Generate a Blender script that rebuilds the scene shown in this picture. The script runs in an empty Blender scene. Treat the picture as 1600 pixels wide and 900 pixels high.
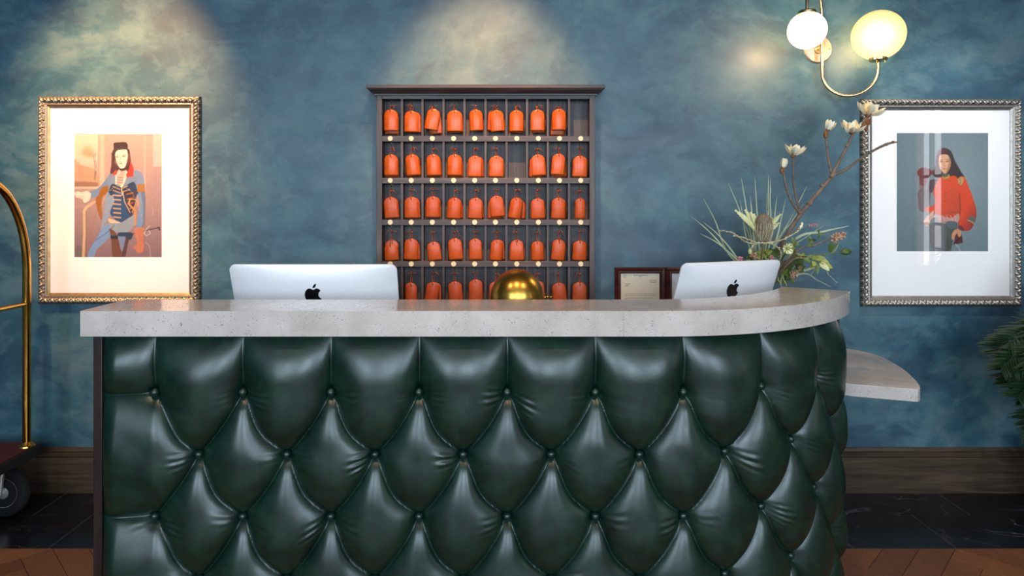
import bpy, math, random
import numpy as np
from mathutils import Vector, Matrix
random.seed(7)
rng = np.random.default_rng(7)
PI = math.pi
COL = bpy.context.scene.collection

# ------------------------------------------------------------------ helpers
def P(px, py, Y):
    """a point of the photograph at distance Y in front of the camera"""
    return Vector(((px - 780) / 1000 * Y, Y, 1.45 - (py - 320) / 1000 * Y))

def lin(c):
    return tuple(((v / 255) / 12.92 if v / 255 <= 0.04045 else ((v / 255 + 0.055) / 1.055) ** 2.4) for v in c[:3])

def wloc(o):
    v = Vector((0, 0, 0))
    while o is not None:
        v += o.location
        o = o.parent
    return v

def tag(o, label=None, cat=None, group=None, kind=None):
    if label: o['label'] = label
    if cat: o['category'] = cat
    if group: o['group'] = group
    if kind: o['kind'] = kind
    return o

def thing(name, label, cat, loc=(0, 0, 0), group=None, rotz=0):
    o = bpy.data.objects.new(name, None)
    o.empty_display_size = 0.05
    COL.objects.link(o)
    o.location = loc
    o.rotation_euler = (0, 0, rotz)
    return tag(o, label, cat, group)

class MB:
    """collects shapes, build() links them as ONE mesh object"""
    def __init__(self):
        self.v = []; self.f = []; self.m = []; self.cur = 0
    def add(self, vs, fs):
        b = len(self.v)
        self.v += [tuple(p) for p in vs]
        self.f += [tuple(i + b for i in f) for f in fs]
        self.m += [self.cur] * len(fs)
        return self
    def box(self, x0, x1, y0, y1, z0, z1):
        vs = [(x, y, z) for z in (z0, z1) for y in (y0, y1) for x in (x0, x1)]
        return self.add(vs, [(0, 2, 3, 1), (4, 5, 7, 6), (0, 1, 5, 4), (2, 6, 7, 3), (0, 4, 6, 2), (1, 3, 7, 5)])
    def prism(self, pts, z0, z1):
        n = len(pts)
        vs = [(p[0], p[1], z0) for p in pts] + [(p[0], p[1], z1) for p in pts]
        fs = [tuple(reversed(range(n))), tuple(range(n, 2 * n))]
        fs += [(i, (i + 1) % n, n + (i + 1) % n, n + i) for i in range(n)]
        return self.add(vs, fs)
    def prism_y(self, pts, y0, y1):
        n = len(pts)
        vs = [(p[0], y0, p[1]) for p in pts] + [(p[0], y1, p[1]) for p in pts]
        fs = [tuple(range(n)), tuple(reversed(range(n, 2 * n)))]
        fs += [((i + 1) % n, i, n + i, n + (i + 1) % n) for i in range(n)]
        return self.add(vs, fs)
    def prism_x(self, pts, x0, x1):
        n = len(pts)
        vs = [(x0, p[0], p[1]) for p in pts] + [(x1, p[0], p[1]) for p in pts]
        fs = [tuple(reversed(range(n))), tuple(range(n, 2 * n))]
        fs += [(i, (i + 1) % n, n + (i + 1) % n, n + i) for i in range(n)]
        return self.add(vs, fs)
    def tube(self, path, r, n=10, cap=True, flat=1.0):
        path = [Vector(p) for p in path]
        k = len(path)
        rs = r if isinstance(r, (list, tuple)) else [r] * k
        if len(rs) != k:
            rs = list(np.interp(np.linspace(0, 1, k), np.linspace(0, 1, len(rs)), rs))
        vs = []; fs = []
        t = (path[1] - path[0]).normalized()
        ref = Vector((0, 0, 1)) if abs(t.z) < 0.9 else Vector((1, 0, 0))
        a = t.cross(ref).normalized()
        for i in range(k):
            t = (path[min(i + 1, k - 1)] - path[max(i - 1, 0)]).normalized()
            a = (a - t * a.dot(t)).normalized()
            b = t.cross(a)
            for j in range(n):
                w = 2 * PI * j / n
                vs.append(path[i] + (a * math.cos(w) + b * (math.sin(w) * flat)) * rs[i])
        for i in range(k - 1):
            for j in range(n):
                fs.append((i * n + j, i * n + (j + 1) % n, (i + 1) * n + (j + 1) % n, (i + 1) * n + j))
        if cap:
            fs.append(tuple(reversed(range(n)))); fs.append(tuple(range((k - 1) * n, k * n)))
        return self.add(vs, fs)
    def lathe(self, prof, n=32, center=(0, 0, 0), axis='Z', caps=True):
        """prof: list of (radius, height); axis Z up or Y (towards +Y)"""
        vs = []; fs = []
        k = len(prof)
        for (r, h) in prof:
            for j in range(n):
                w = 2 * PI * j / n
                if axis == 'Z': p = (r * math.cos(w), r * math.sin(w), h)
                elif axis == 'Y': p = (r * math.cos(w), h, -r * math.sin(w))
                else: p = (h, r * math.cos(w), r * math.sin(w))
                vs.append((p[0] + center[0], p[1] + center[1], p[2] + center[2]))
        for i in range(k - 1):
            for j in range(n):
                fs.append((i * n + j, i * n + (j + 1) % n, (i + 1) * n + (j + 1) % n, (i + 1) * n + j))
        if caps and prof[0][0] > 1e-6: fs.append(tuple(reversed(range(n))))
        if caps and prof[-1][0] > 1e-6: fs.append(tuple(range((k - 1) * n, k * n)))
        return self.add(vs, fs)
    def ball(self, c, r, n=14, m=9, s=(1, 1, 1)):
        prof = [(max(1e-7, math.sin(PI * i / m)), -math.cos(PI * i / m)) for i in range(m + 1)]
        b = len(self.v)
        self.lathe(prof, n)
        for i in range(b, len(self.v)):
            p = self.v[i]
            self.v[i] = (c[0] + p[0] * r * s[0], c[1] + p[1] * r * s[1], c[2] + p[2] * r * s[2])
        return self
    def grid(self, A):
        """A: array rows x cols x 3"""
        r, c = A.shape[:2]
        b = len(self.v)
        self.v += [tuple(p) for p in A.reshape(-1, 3).tolist()]
        fs = []
        for i in range(r - 1):
            for j in range(c - 1):
                fs.append((b + i * c + j, b + i * c + j + 1, b + (i + 1) * c + j + 1, b + (i + 1) * c + j))
        self.f += fs; self.m += [self.cur] * len(fs)
        return self
    def leaf(self, p0, p1, width, normal=(0, -1, 0), bend=0.0, fold=0.15, n=9, peak=0.45, wav=0.0, tipw=0.0):
        p0 = Vector(p0); p1 = Vector(p1); nrm = Vector(normal).normalized()
        d = (p1 - p0); L = d.length; t = d.normalized()
        side = t.cross(nrm).normalized(); nrm = side.cross(t).normalized()
        rows = []
        for i in range(n):
            q = i / (n - 1)
            c = p0.lerp(p1, q) + nrm * (bend * L * 4 * q * (1 - q))
            e = math.log(0.5) / math.log(peak)
            w = width * 0.5 * (math.sin(PI * (q ** e)) ** 0.75 if 0 < q < 1 else 0.0)
            w = max(w, width * 0.03, tipw * width * 0.5 * (1 if i == n - 1 else 0))
            wv = 1 + wav * (1 if i % 2 else -1)
            rows.append([c + side * (-w * wv) + nrm * (w * fold), c - nrm * (w * fold), c + side * (w * wv) + nrm * (w * fold)])
        return self.grid(np.array([[list(p) for p in r] for r in rows]))
    def xform(self, M, start=0):
        for i in range(start, len(self.v)):
            self.v[i] = tuple(M @ Vector(self.v[i]))
        return self
    def build(self, name, mat, parent=None, local=False, smooth=True, bevel=0, segs=2, subsurf=0, angle=40, attr=None):
        off = Vector((0, 0, 0)) if (parent is None or local) else wloc(parent)
        vs = [(p[0] - off.x, p[1] - off.y, p[2] - off.z) for p in self.v] if off.length > 0 else self.v
        me = bpy.data.meshes.new(name)
        me.from_pydata(vs, [], self.f)
        mats = mat if isinstance(mat, (list, tuple)) else [mat]
        for m in mats: me.materials.append(m)
        if len(mats) > 1: me.polygons.foreach_set('material_index', self.m)
        if smooth:
            me.polygons.foreach_set('use_smooth', [True] * len(me.polygons))
            if hasattr(me, 'set_sharp_from_angle') and angle < 180:
                me.set_sharp_from_angle(angle=math.radians(angle))
        if attr is not None:
            ca = me.color_attributes.new('paint', 'FLOAT_COLOR', 'POINT')
            ca.data.foreach_set('color', np.asarray(attr, dtype=np.float32).ravel())
        me.update()
        o = bpy.data.objects.new(name, me)
        COL.objects.link(o)
        if parent is not None: o.parent = parent
        if bevel:
            b = o.modifiers.new('bevel', 'BEVEL'); b.width = bevel; b.segments = segs; b.limit_method = 'ANGLE'; b.angle_limit = math.radians(35)
        if subsurf:
            s = o.modifiers.new('subsurf', 'SUBSURF'); s.levels = subsurf; s.render_levels = subsurf
        return o

def smooth_path(pts, n=8):
    pts = [Vector(p) for p in pts]
    if len(pts) < 3: return pts
    ext = [pts[0] * 2 - pts[1]] + pts + [pts[-1] * 2 - pts[-2]]
    out = []
    for i in range(1, len(ext) - 2):
        a, b, c, d = ext[i - 1], ext[i], ext[i + 1], ext[i + 2]
        for k in range(n):
            t = k / n
            out.append(0.5 * ((2 * b) + (c - a) * t + (2 * a - 5 * b + 4 * c - d) * t * t + (3 * b - a - 3 * c + d) * t ** 3))
    out.append(pts[-1])
    return out

# ------------------------------------------------------------------ materials
class NT:
    def __init__(self, name):
        self.mat = bpy.data.materials.new(name)
        self.mat.use_nodes = True
        self.t = self.mat.node_tree
        self.b = self.t.nodes['Principled BSDF']
        self.out = self.t.nodes['Material Output']
    def n(self, typ, **kw):
        o = self.t.nodes.new(typ)
        for k, v in kw.items():
            if k in o.inputs: o.inputs[k].default_value = v
            else: setattr(o, k, v)
        return o
    def l(self, a, b): self.t.links.new(a, b)
    def coord(self, scale=(1, 1, 1), which='Object', rot=(0, 0, 0), loc=(0, 0, 0)):
        tc = self.n('ShaderNodeTexCoord'); mp = self.n('ShaderNodeMapping')
        mp.inputs['Scale'].default_value = scale
        mp.inputs['Rotation'].default_value = rot
        mp.inputs['Location'].default_value = loc
        self.l(tc.outputs[which], mp.inputs['Vector'])
        return mp.outputs['Vector']
    def noise(self, vec, scale, detail=4, rough=0.55, dist=0.0):
        o = self.n('ShaderNodeTexNoise')
        o.inputs['Scale'].default_value = scale; o.inputs['Detail'].default_value = detail
        o.inputs['Roughness'].default_value = rough; o.inputs['Distortion'].default_value = dist
        self.l(vec, o.inputs['Vector'])
        return o.outputs['Fac']
    def ramp(self, fac, stops, interp='LINEAR'):
        r = self.n('ShaderNodeValToRGB'); r.color_ramp.interpolation = interp
        e = r.color_ramp.elements
        while len(e) < len(stops): e.new(0.5)
        for i, (p, c) in enumerate(stops):
            e[i].position = p
            e[i].color = (c, c, c, 1) if isinstance(c, (int, float)) else (c[0], c[1], c[2], 1)
        self.l(fac, r.inputs['Fac'])
        return r.outputs['Color']
    def mix(self, fac, a, b, blend='MIX'):
        m = self.n('ShaderNodeMix', data_type='RGBA', blend_type=blend)
        if isinstance(fac, (int, float)): m.inputs[0].default_value = fac
        else: self.l(fac, m.inputs[0])
        for s, i in ((a, 6), (b, 7)):
            if isinstance(s, tuple): m.inputs[i].default_value = (s[0], s[1], s[2], 1)
            else: self.l(s, m.inputs[i])
        return m.outputs[2]
    def math(self, op, a, b=0.0):
        m = self.n('ShaderNodeMath', operation=op)
        for s, i in ((a, 0), (b, 1)):
            if isinstance(s, (int, float)): m.inputs[i].default_value = s
            else: self.l(s, m.inputs[i])
        return m.outputs[0]
    def bump(self, h, strength=0.2, dist=0.01, prev=None):
        b = self.n('ShaderNodeBump'); b.inputs['Strength'].default_value = strength; b.inputs['Distance'].default_value = dist
        self.l(h, b.inputs['Height'])
        if prev is not None: self.l(prev, b.inputs['Normal'])
        return b.outputs['Normal']
    def set(self, color=None, rough=None, normal=None, metal=None, spec=None, coat=None, coatr=None):
        b = self.b
        for key, v in (('Base Color', color), ('Roughness', rough), ('Normal', normal), ('Metallic', metal), ('Specular IOR Level', spec), ('Coat Weight', coat), ('Coat Roughness', coatr)):
            if v is None: continue
            if isinstance(v, tuple): b.inputs[key].default_value = (v[0], v[1], v[2], 1)
            elif isinstance(v, (int, float)): b.inputs[key].default_value = v
            else: self.l(v, b.inputs[key])
        return self.mat

def pm(name, c1, c2=None, scale=20, stretch=(1, 1, 1), rough=0.5, metal=0.0, bump=0.0, dist=0.0, spec=0.5, coat=None, bscale=None, lo=0.35, hi=0.65):
    """a procedural material: two colours mixed by noise, optional noise bump"""
    t = NT(name)
    if c2 is None: c2 = tuple(min(255, v * 0.86) for v in c1)
    v = t.coord(stretch)
    f = t.noise(v, scale, 5, 0.6, dist)
    c = t.ramp(f, [(lo, lin(c1)), (hi, lin(c2))])
    nrm = None
    if bump:
        nrm = t.bump(t.noise(v, bscale or scale * 3, 4), bump, 0.004)
    return t.set(color=c, rough=rough, metal=metal, normal=nrm, spec=spec, coat=coat)

def plaster():
    t = NT('blue_polished_plaster')
    v = t.coord((1, 1, 1))
    # trowel work: warped noise sampled along several directions, patches with soft but definite edges
    warp = t.n('ShaderNodeTexNoise'); warp.inputs['Scale'].default_value = 1.6; warp.inputs['Detail'].default_value = 2
    t.l(v, warp.inputs['Vector'])
    ad = t.n('ShaderNodeMixRGB', blend_type='LINEAR_LIGHT'); ad.inputs[0].default_value = 0.13
    t.l(v, ad.inputs[1]); t.l(warp.outputs['Color'], ad.inputs[2])
    def stroke(rot, sc, scale, dist, loc):
        m = t.n('ShaderNodeMapping'); m.inputs['Rotation'].default_value = (0, rot, 0); m.inputs['Scale'].default_value = sc
        m.inputs['Location'].default_value = loc
        t.l(ad.outputs[0], m.inputs['Vector'])
        return t.noise(m.outputs[0], scale, 8, 0.64, dist)
    s1 = stroke(0.9, (1, 1, 1.6), 2.1, 0.25, (0, 0, 0))
    s4 = stroke(1.3, (1, 1, 1.5), 6.5, 0.25, (5, 2, 8))
    s2 = stroke(-0.6, (1, 1, 1.8), 3.0, 0.35, (3, 1, 7))
    s3 = stroke(0.2, (1.4, 1, 1), 4.8, 0.3, (9, 4, 2))
    big = t.noise(v, 0.7, 3, 0.5, 0.4)
    fine = t.noise(v, 46, 4, 0.6)
    f = t.math('ADD', t.math('ADD', t.math('MULTIPLY', s1, 0.42), t.math('MULTIPLY', s3, 0.20)), t.math('ADD', t.math('MULTIPLY', big, 0.18), t.math('MULTIPLY', s2, 0.20)))
    c = t.ramp(f, [(0.38, lin((6, 52, 70))), (0.46, lin((17, 66, 84))), (0.53, lin((38, 84, 98))), (0.64, lin((86, 112, 114)))])
    p = t.ramp(s2, [(0.49, 0.0), (0.545, 0.5)])
    c = t.mix(p, c, t.ramp(f, [(0.42, lin((26, 74, 90))), (0.60, lin((78, 106, 114)))]))
    c = t.mix(t.ramp(s4, [(0.515, 0.0), (0.56, 0.28)]), c, lin((72, 102, 112)))
    c = t.mix(t.ramp(s4, [(0.41, 0.28), (0.45, 0.0)]), c, lin((16, 58, 80)))
    d = t.ramp(s1, [(0.40, 0.45), (0.455, 0.0)])
    c = t.mix(d, c, lin((8, 50, 74)))
    c = t.mix(t.ramp(fine, [(0.60, 0.0), (0.8, 0.3)]), c, lin((92, 112, 118)))
    r = t.ramp(s2, [(0.4, 0.50), (0.6, 0.62)])
    n = t.bump(t.noise(ad.outputs[0], 10, 6, 0.62), 0.10, 0.01)
    n = t.bump(fine, 0.03, 0.004, n)
    return t.set(color=c, rough=r, normal=n, spec=0.85)

def leather_mat():
    t = NT('dark_green_leather')
    v = t.coord()
    f = t.noise(v, 13, 6, 0.68, 0.6)
    c = t.ramp(f, [(0.3, lin((2, 22, 17))), (0.5, lin((6, 35, 26))), (0.7, lin((17, 48, 34)))])
    g = t.noise(v, 420, 3, 0.6)
    h = t.noise(v, 45, 5, 0.6)
    n = t.bump(g, 0.10, 0.001)
    n = t.bump(h, 0.05, 0.002, n)
    r = t.ramp(t.noise(v, 22, 4), [(0.3, 0.29), (0.7, 0.38)])
    return t.set(color=c, rough=r, normal=n, spec=0.58)

def stone_mat():
    t = NT('pale_pitted_stone')
    v = t.coord()
    c = t.ramp(t.noise(v, 7, 5, 0.6), [(0.3, lin((168, 160, 154))), (0.7, lin((197, 189, 183)))])
    vo = t.n('ShaderNodeTexVoronoi'); vo.inputs['Scale'].default_value = 125
    wv = t.n('ShaderNodeMixRGB', blend_type='LINEAR_LIGHT'); wv.inputs[0].default_value = 0.012
    nz = t.n('ShaderNodeTexNoise'); nz.inputs['Scale'].default_value = 60
    t.l(v, nz.inputs['Vector']); t.l(v, wv.inputs[1]); t.l(nz.outputs['Color'], wv.inputs[2])
    t.l(wv.outputs[0], vo.inputs['Vector'])
    mask = t.ramp(t.noise(v, 26, 4, 0.6), [(0.45, 0.0), (0.58, 1.0)])
    pit = t.ramp(vo.outputs['Distance'], [(0.16, 1.0), (0.30, 0.0)])
    pm_ = t.math('MULTIPLY', pit, mask)
    c = t.mix(t.math('MULTIPLY', pm_, 0.75), c, lin((96, 90, 86)))
    sp = t.ramp(t.noise(v, 190, 2, 0.5), [(0.62, 0.0), (0.72, 0.45)])
    c = t.mix(sp, c, lin((212, 210, 208)))
    n = t.bump(t.math('SUBTRACT', 1.0, pm_), 0.25, 0.002)
    return t.set(color=c, rough=0.13, normal=n, spec=0.5)

def wood(name, c1, c2, c3, axis='X', rough=0.45, scale=6.0, spec=0.4, fine=True):
    t = NT(name)
    st = {'X': (0.35, 5, 5), 'Y': (5, 0.35, 5), 'Z': (5, 5, 0.35)}[axis]
    v = t.coord(st)
    f = t.noise(v, scale, 6, 0.65, 0.8)
    c = t.ramp(f, [(0.3, lin(c1)), (0.5, lin(c2)), (0.7, lin(c3))])
    st2 = {'X': (1.5, 60, 60), 'Y': (60, 1.5, 60), 'Z': (60, 60, 1.5)}[axis]
    g = t.noise(t.coord(st2), 5, 3, 0.6)
    c = t.mix(t.ramp(g, [(0.5, 0.0), (0.72, 0.55)]), c, lin(tuple(x * 0.55 for x in c1)))
    n = t.bump(g, 0.15, 0.002)
    return t.set(color=c, rough=rough, normal=n, spec=spec)

def marble_mat():
    t = NT('black_veined_marble')
    v = t.coord()
    c = t.ramp(t.noise(v, 6, 5, 0.6, 0.8), [(0.3, lin((12, 11, 15))), (0.7, lin((28, 26, 33)))])
    w = t.noise(t.coord((1, 2.2, 1), rot=(0, 0, 0.5)), 2.4, 4, 0.5, 1.0)
    vein = t.ramp(w, [(0.488, 0.0), (0.5, 0.4), (0.512, 0.0)])
    msk = t.ramp(t.noise(v, 2.5, 3), [(0.45, 0.0), (0.65, 1.0)])
    c = t.mix(t.math('MULTIPLY', vein, msk), c, lin((150, 146, 154)))
    return t.set(color=c, rough=0.22, spec=0.5)

def attr_mat(name, rough=0.5, metal=0.0, spec=0.5, mul=None):
    t = NT(name)
    a = t.n('ShaderNodeVertexColor'); a.layer_name = 'paint'
    c = a.outputs['Color']
    f = t.noise(t.coord(), 60, 3)
    c = t.mix(t.ramp(f, [(0.3, 0.0), (0.7, 0.10)]), c, (0.02, 0.02, 0.02))
    return t.set(color=c, rough=rough, metal=metal, spec=spec)

def glass_mat(name='clear_picture_glass'):
    t = NT(name)
    tr = t.n('ShaderNodeBsdfTransparent'); gl = t.n('ShaderNodeBsdfGlossy'); gl.inputs['Roughness'].default_value = 0.01
    fr = t.n('ShaderNodeFresnel'); fr.inputs['IOR'].default_value = 1.5
    ge = t.n('ShaderNodeNewGeometry')   # both faces of the sheet reflect alike
    t.l(t.math('SUBTRACT', 1.5, t.math('MULTIPLY', ge.outputs['Backfacing'], 1.5 - 1 / 1.5)), fr.inputs['IOR'])
    mx = t.n('ShaderNodeMixShader')
    t.l(fr.outputs[0], mx.inputs[0]); t.l(tr.outputs[0], mx.inputs[1]); t.l(gl.outputs[0], mx.inputs[2])
    t.l(mx.outputs[0], t.out.inputs['Surface'])
    return t.mat

def opal_mat(name, core, rim, stops, hi, see=0.2):
    """thin lit opal glass: glows most where the bulb is nearest behind it"""
    t = NT(name)
    lw = t.n('ShaderNodeLayerWeight'); lw.inputs['Blend'].default_value = 0.35
    fac = lw.outputs['Facing']
    c = t.ramp(fac, [(0.05, lin(core)), (0.5, lin(rim))])
    top = max(x[1] for x in stops)
    s = t.ramp(fac, [(p, x / top) for p, x in stops])
    sp = t.n('ShaderNodeSeparateXYZ'); tc = t.n('ShaderNodeTexCoord'); t.l(tc.outputs['Generated'], sp.inputs[0])
    s = t.math('MULTIPLY', s, t.ramp(sp.outputs['Z'], [(0.2, 1.0), (0.95, hi)]))
    b = t.b
    b.inputs['Base Color'].default_value = (0.22, 0.19, 0.13, 1)
    b.inputs['Roughness'].default_value = 0.15
    t.l(c, b.inputs['Emission Color'])
    t.l(t.math('MULTIPLY', s, top), b.inputs['Emission Strength'])
    tr = t.n('ShaderNodeBsdfTransparent'); mx = t.n('ShaderNodeMixShader'); mx.inputs[0].default_value = see
    t.l(b.outputs[0], mx.inputs[1]); t.l(tr.outputs[0], mx.inputs[2]); t.l(mx.outputs[0], t.out.inputs['Surface'])
    return t.mat

M = {}
M['plaster'] = plaster()
M['leather'] = leather_mat()
M['stone'] = stone_mat()
M['marble'] = marble_mat()
M['grout'] = pm('grey_grout', (150, 142, 138), (120, 112, 108), 40, rough=0.8)
M['floor_wood'] = None
M['rack'] = wood('dark_grey_oak', (42, 34, 33), (60, 50, 48), (84, 72, 68), 'X', 0.42)
M['rackz'] = wood('dark_grey_oak_upright', (42, 34, 33), (60, 50, 48), (84, 72, 68), 'Z', 0.42)
M['rackback'] = wood('dark_oak_back', (40, 36, 38), (60, 54, 54), (84, 76, 74), 'Z', 0.5)
M['oak'] = wood('stained_oak_board', (48, 39, 31), (66, 54, 42), (84, 70, 55), 'X', 0.4)
M['desk'] = wood('near_black_oak', (26, 16, 15), (36, 23, 20), (48, 31, 27), 'Z', 0.4)
M['mahogany'] = wood('dark_mahogany', (46, 18, 20), (62, 26, 26), (78, 34, 32), 'X', 0.25)
M['brass'] = pm('polished_brass', (214, 170, 84), (196, 150, 66), 12, rough=0.16, metal=1.0)
M['brushed'] = pm('brushed_brass', (200, 158, 74), (178, 136, 56), 50, (1, 1, 8), rough=0.28, metal=1.0)
M['nickel'] = pm('satin_brass_sconce', (214, 190, 146), (196, 170, 124), 30, rough=0.25, metal=1.0)
M['chrome'] = pm('chrome', (226, 222, 212), (206, 202, 194), 20, rough=0.22, metal=0.7)
M['plate'] = pm('sconce_plate', (226, 206, 182), (206, 184, 160), 30, rough=0.3, metal=0.9)
M['alu'] = pm('silver_aluminium', (234, 234, 237), (229, 229, 233), 90, rough=0.38, metal=0.15, spec=0.5)
M['black'] = pm('gloss_black', (14, 14, 18), (20, 20, 24), 30, rough=0.15)
M['screen'] = pm('dark_screen_glass', (8, 8, 10), (12, 12, 14), 10, rough=0.08)
M['rubber'] = pm('black_rubber', (8, 8, 8), (14, 14, 14), 60, rough=0.9, bump=0.1)
M['carpet'] = pm('deep_red_carpet', (84, 10, 14), (60, 6, 10), 160, rough=0.95, bump=0.4, bscale=300)
M['tan1'] = pm('orange_tan_leather', (180, 84, 22), (160, 68, 17), 28, rough=0.27, bump=0.08, spec=0.35, bscale=200)
M['tan2'] = pm('orange_tan_leather_shaded', (164, 73, 24), (146, 61, 18), 28, rough=0.34, bump=0.08, spec=0.3, bscale=200)  # same leather, with the weaker lamp light put into a darker colour
M['tan3'] = pm('tan_leather_deep_shade', (154, 74, 42), (136, 60, 33), 28, rough=0.38, bump=0.08, spec=0.3, bscale=200)  # dimmer copy still, the rack's fading light painted into the leather
M['thong'] = pm('brown_leather_thong', (124, 58, 34), (96, 42, 24), 40, rough=0.5)
M['ivory'] = pm('ivory_disc', (200, 192, 158), (186, 178, 142), 60, rough=0.35)
M['ink'] = pm('grey_ink', (96, 92, 84), (80, 76, 70), 60, rough=0.7)
M['mat'] = pm('white_mat_board', (238, 236, 236), (234, 232, 232), 200, rough=0.9)
M['paper'] = pm('cream_paper', (226, 216, 196), (220, 208, 186), 60, rough=0.85)
M['paper2'] = pm('white_paper', (214, 214, 222), (206, 206, 216), 60, rough=0.85)
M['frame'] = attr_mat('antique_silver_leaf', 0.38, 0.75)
M['print'] = attr_mat('printed_portrait', 0.6, 0.0, 0.3)
M['lip'] = pm('dull_gold_lip', (176, 150, 108), (150, 124, 84), 40, rough=0.4, metal=0.7)
M['lip2'] = pm('dull_silver_lip', (160, 154, 148), (136, 130, 124), 40, rough=0.4, metal=0.7)
M['glass'] = glass_mat()
M['white'] = pm('white_paint', (222, 220, 214), (216, 213, 206), 30, rough=0.7)
M['ceil'] = pm('brown_painted_ceiling', (128, 104, 88), (118, 96, 80), 8, rough=0.8)
M['cream'] = pm('warm_grey_paint', (150, 146, 140), (142, 138, 132), 20, rough=0.8)
M['pink'] = pm('dusty_pink_paint', (206, 160, 160), (190, 146, 146), 20, rough=0.7)
M['bark'] = pm('grey_brown_bark', (134, 114, 96), (96, 80, 68), 60, (1, 1, 0.3), rough=0.8, bump=0.4)
M['petal'] = pm('cream_petal', (244, 236, 208), (236, 222, 180), 30, rough=0.55)
M['budscale'] = pm('brown_bud_scale', (150, 96, 44), (104, 62, 30), 60, rough=0.7)
M['grass'] = pm('grey_green_blade', (188, 194, 158), (148, 158, 124), 14, rough=0.5)
M['banksia'] = pm('pale_green_serrated_leaf', (214, 212, 162), (182, 184, 122), 20, rough=0.55)
M['cone'] = pm('grey_brown_cone', (142, 126, 104), (96, 82, 66), 90, rough=0.8, bump=0.3)
M['ridge'] = pm('cream_cone_ridge', (196, 186, 150), (150, 136, 104), 60, rough=0.8)
M['leafg'] = pm('mid_green_leaf', (92, 112, 50), (56, 80, 34), 18, rough=0.4)
M['leafy'] = pm('yellow_green_leaf', (172, 176, 88), (130, 140, 60), 18, rough=0.45)
M['seed'] = pm('dry_pink_brown_blossom', (204, 166, 132), (164, 118, 92), 90, rough=0.8)
M['pinkfl'] = pm('dusty_pink_blossom', (214, 150, 156), (186, 116, 124), 60, rough=0.7)
M['palm'] = pm('dark_glossy_palm', (20, 54, 20), (8, 32, 12), 12, rough=0.55)
M['pot'] = pm('charcoal_pot', (48, 46, 46), (38, 36, 36), 20, rough=0.6)
M['soil'] = pm('dark_soil', (42, 32, 26), (26, 20, 16), 80, rough=0.95, bump=0.5)
M['ceramic'] = pm('white_ceramic', (208, 206, 200), (196, 194, 188), 12, rough=0.25)
M['globe_small'] = opal_mat('lit_opal_glass', (255, 240, 204), (255, 224, 166), [(0.0, 14), (0.2, 5), (0.6, 1.5)], 0.8)
M['globe_big'] = opal_mat('lit_cream_opal_glass', (255, 238, 196), (255, 218, 132), [(0.0, 3), (0.06, 1.5), (0.2, 0.85), (0.7, 0.62)], 0.75)
# ------------------------------------------------------------------ the room
WALL_Y, CEIL_Z, XL, XR, YF = 3.24, 3.5, -4.2, 4.5, -3.2

def struct(name, mb, mat, parent=None, **kw):
    o = mb.build(name, mat, parent, **kw)
    o['kind'] = 'structure'
    return o

def wall_with_holes(mb, axis, pos, thick, a0, a1, z0, z1, holes):
    """boxes around rectangular holes (a-range, z-range)"""
    cuts = sorted(holes)
    def bx(u0, u1, w0, w1):
        if u1 - u0 < 1e-6 or w1 - w0 < 1e-6: return
        if axis == 'Y': mb.box(u0, u1, pos, pos + thick, w0, w1)
        else: mb.box(pos, pos + thick, u0, u1, w0, w1)
    x = a0
    for (h0, h1, b, t) in cuts:
        bx(x, h0, z0, z1); bx(h0, h1, z0, b); bx(h0, h1, t, z1)
        x = h1
    bx(x, a1, z0, z1)

struct('wall_back', MB().box(XL, XR, WALL_Y, WALL_Y + 0.12, 0, CEIL_Z), M['plaster'], smooth=False)
struct('wall_left', MB().box(XL - 0.12, XL, YF, WALL_Y + 0.12, 0, CEIL_Z), M['plaster'], smooth=False)
RWIN = (-0.52, -0.04, 0.75, 2.75)
w = MB(); wall_with_holes(w, 'X', XR, 0.12, YF, WALL_Y + 0.12, 0, CEIL_Z, [RWIN])
struct('wall_right', w, M['cream'], smooth=False)
FW = [(-3.3, -1.5, 1.1, 3.3), (-0.7, 1.1, 1.1, 3.3), (1.9, 3.7, 1.1, 3.3)]
w = MB(); wall_with_holes(w, 'Y', YF - 0.12, 0.12, XL - 0.12, XR + 0.12, 0, CEIL_Z, FW)
struct('wall_front', w, M['cream'], smooth=False)
struct('ceiling', MB().box(XL - 0.12, XR + 0.12, YF - 0.12, WALL_Y + 0.12, CEIL_Z, CEIL_Z + 0.1), M['ceil'], smooth=False)

def window(n, axis, a0, a1, z0, z1, pos, mat, nv=1, nh=2):
    mb = MB(); f = 0.05
    def bx(u0, u1, w0, w1, d0=0.02, d1=0.09):
        if axis == 'Y': mb.box(u0, u1, pos - d1, pos - d0, w0, w1)
        else: mb.box(pos + d0, pos + d1, u0, u1, w0, w1)
    bx(a0, a0 + f, z0, z1); bx(a1 - f, a1, z0, z1); bx(a0 + f, a1 - f, z0, z0 + f); bx(a0 + f, a1 - f, z1 - f, z1)
    for i in range(nv):
        c = a0 + (a1 - a0) * (i + 1) / (nv + 1); bx(c - 0.014, c + 0.014, z0 + f, z1 - f, 0.035, 0.075)
    for i in range(nh):
        c = z0 + (z1 - z0) * (i + 1) / (nh + 1); bx(a0 + f, a1 - f, c - 0.014, c + 0.014, 0.035, 0.075)
    o = struct('window_%d' % n, mb, mat, smooth=False)
    g = MB()
    if axis == 'Y': g.box(a0 + f, a1 - f, pos - 0.058, pos - 0.052, z0 + f, z1 - f)
    else: g.box(pos + 0.052, pos + 0.058, a0 + f, a1 - f, z0 + f, z1 - f)
    struct('window_pane', g, M['glass'], o, smooth=False)
for i, (a, b, c, d) in enumerate(FW): window(i + 1, 'Y', a, b, c, d, YF, M['white'], 2, 2)
window(4, 'X', RWIN[0], RWIN[1], RWIN[2], RWIN[3], XR, M['pink'], 1, 3)

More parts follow.
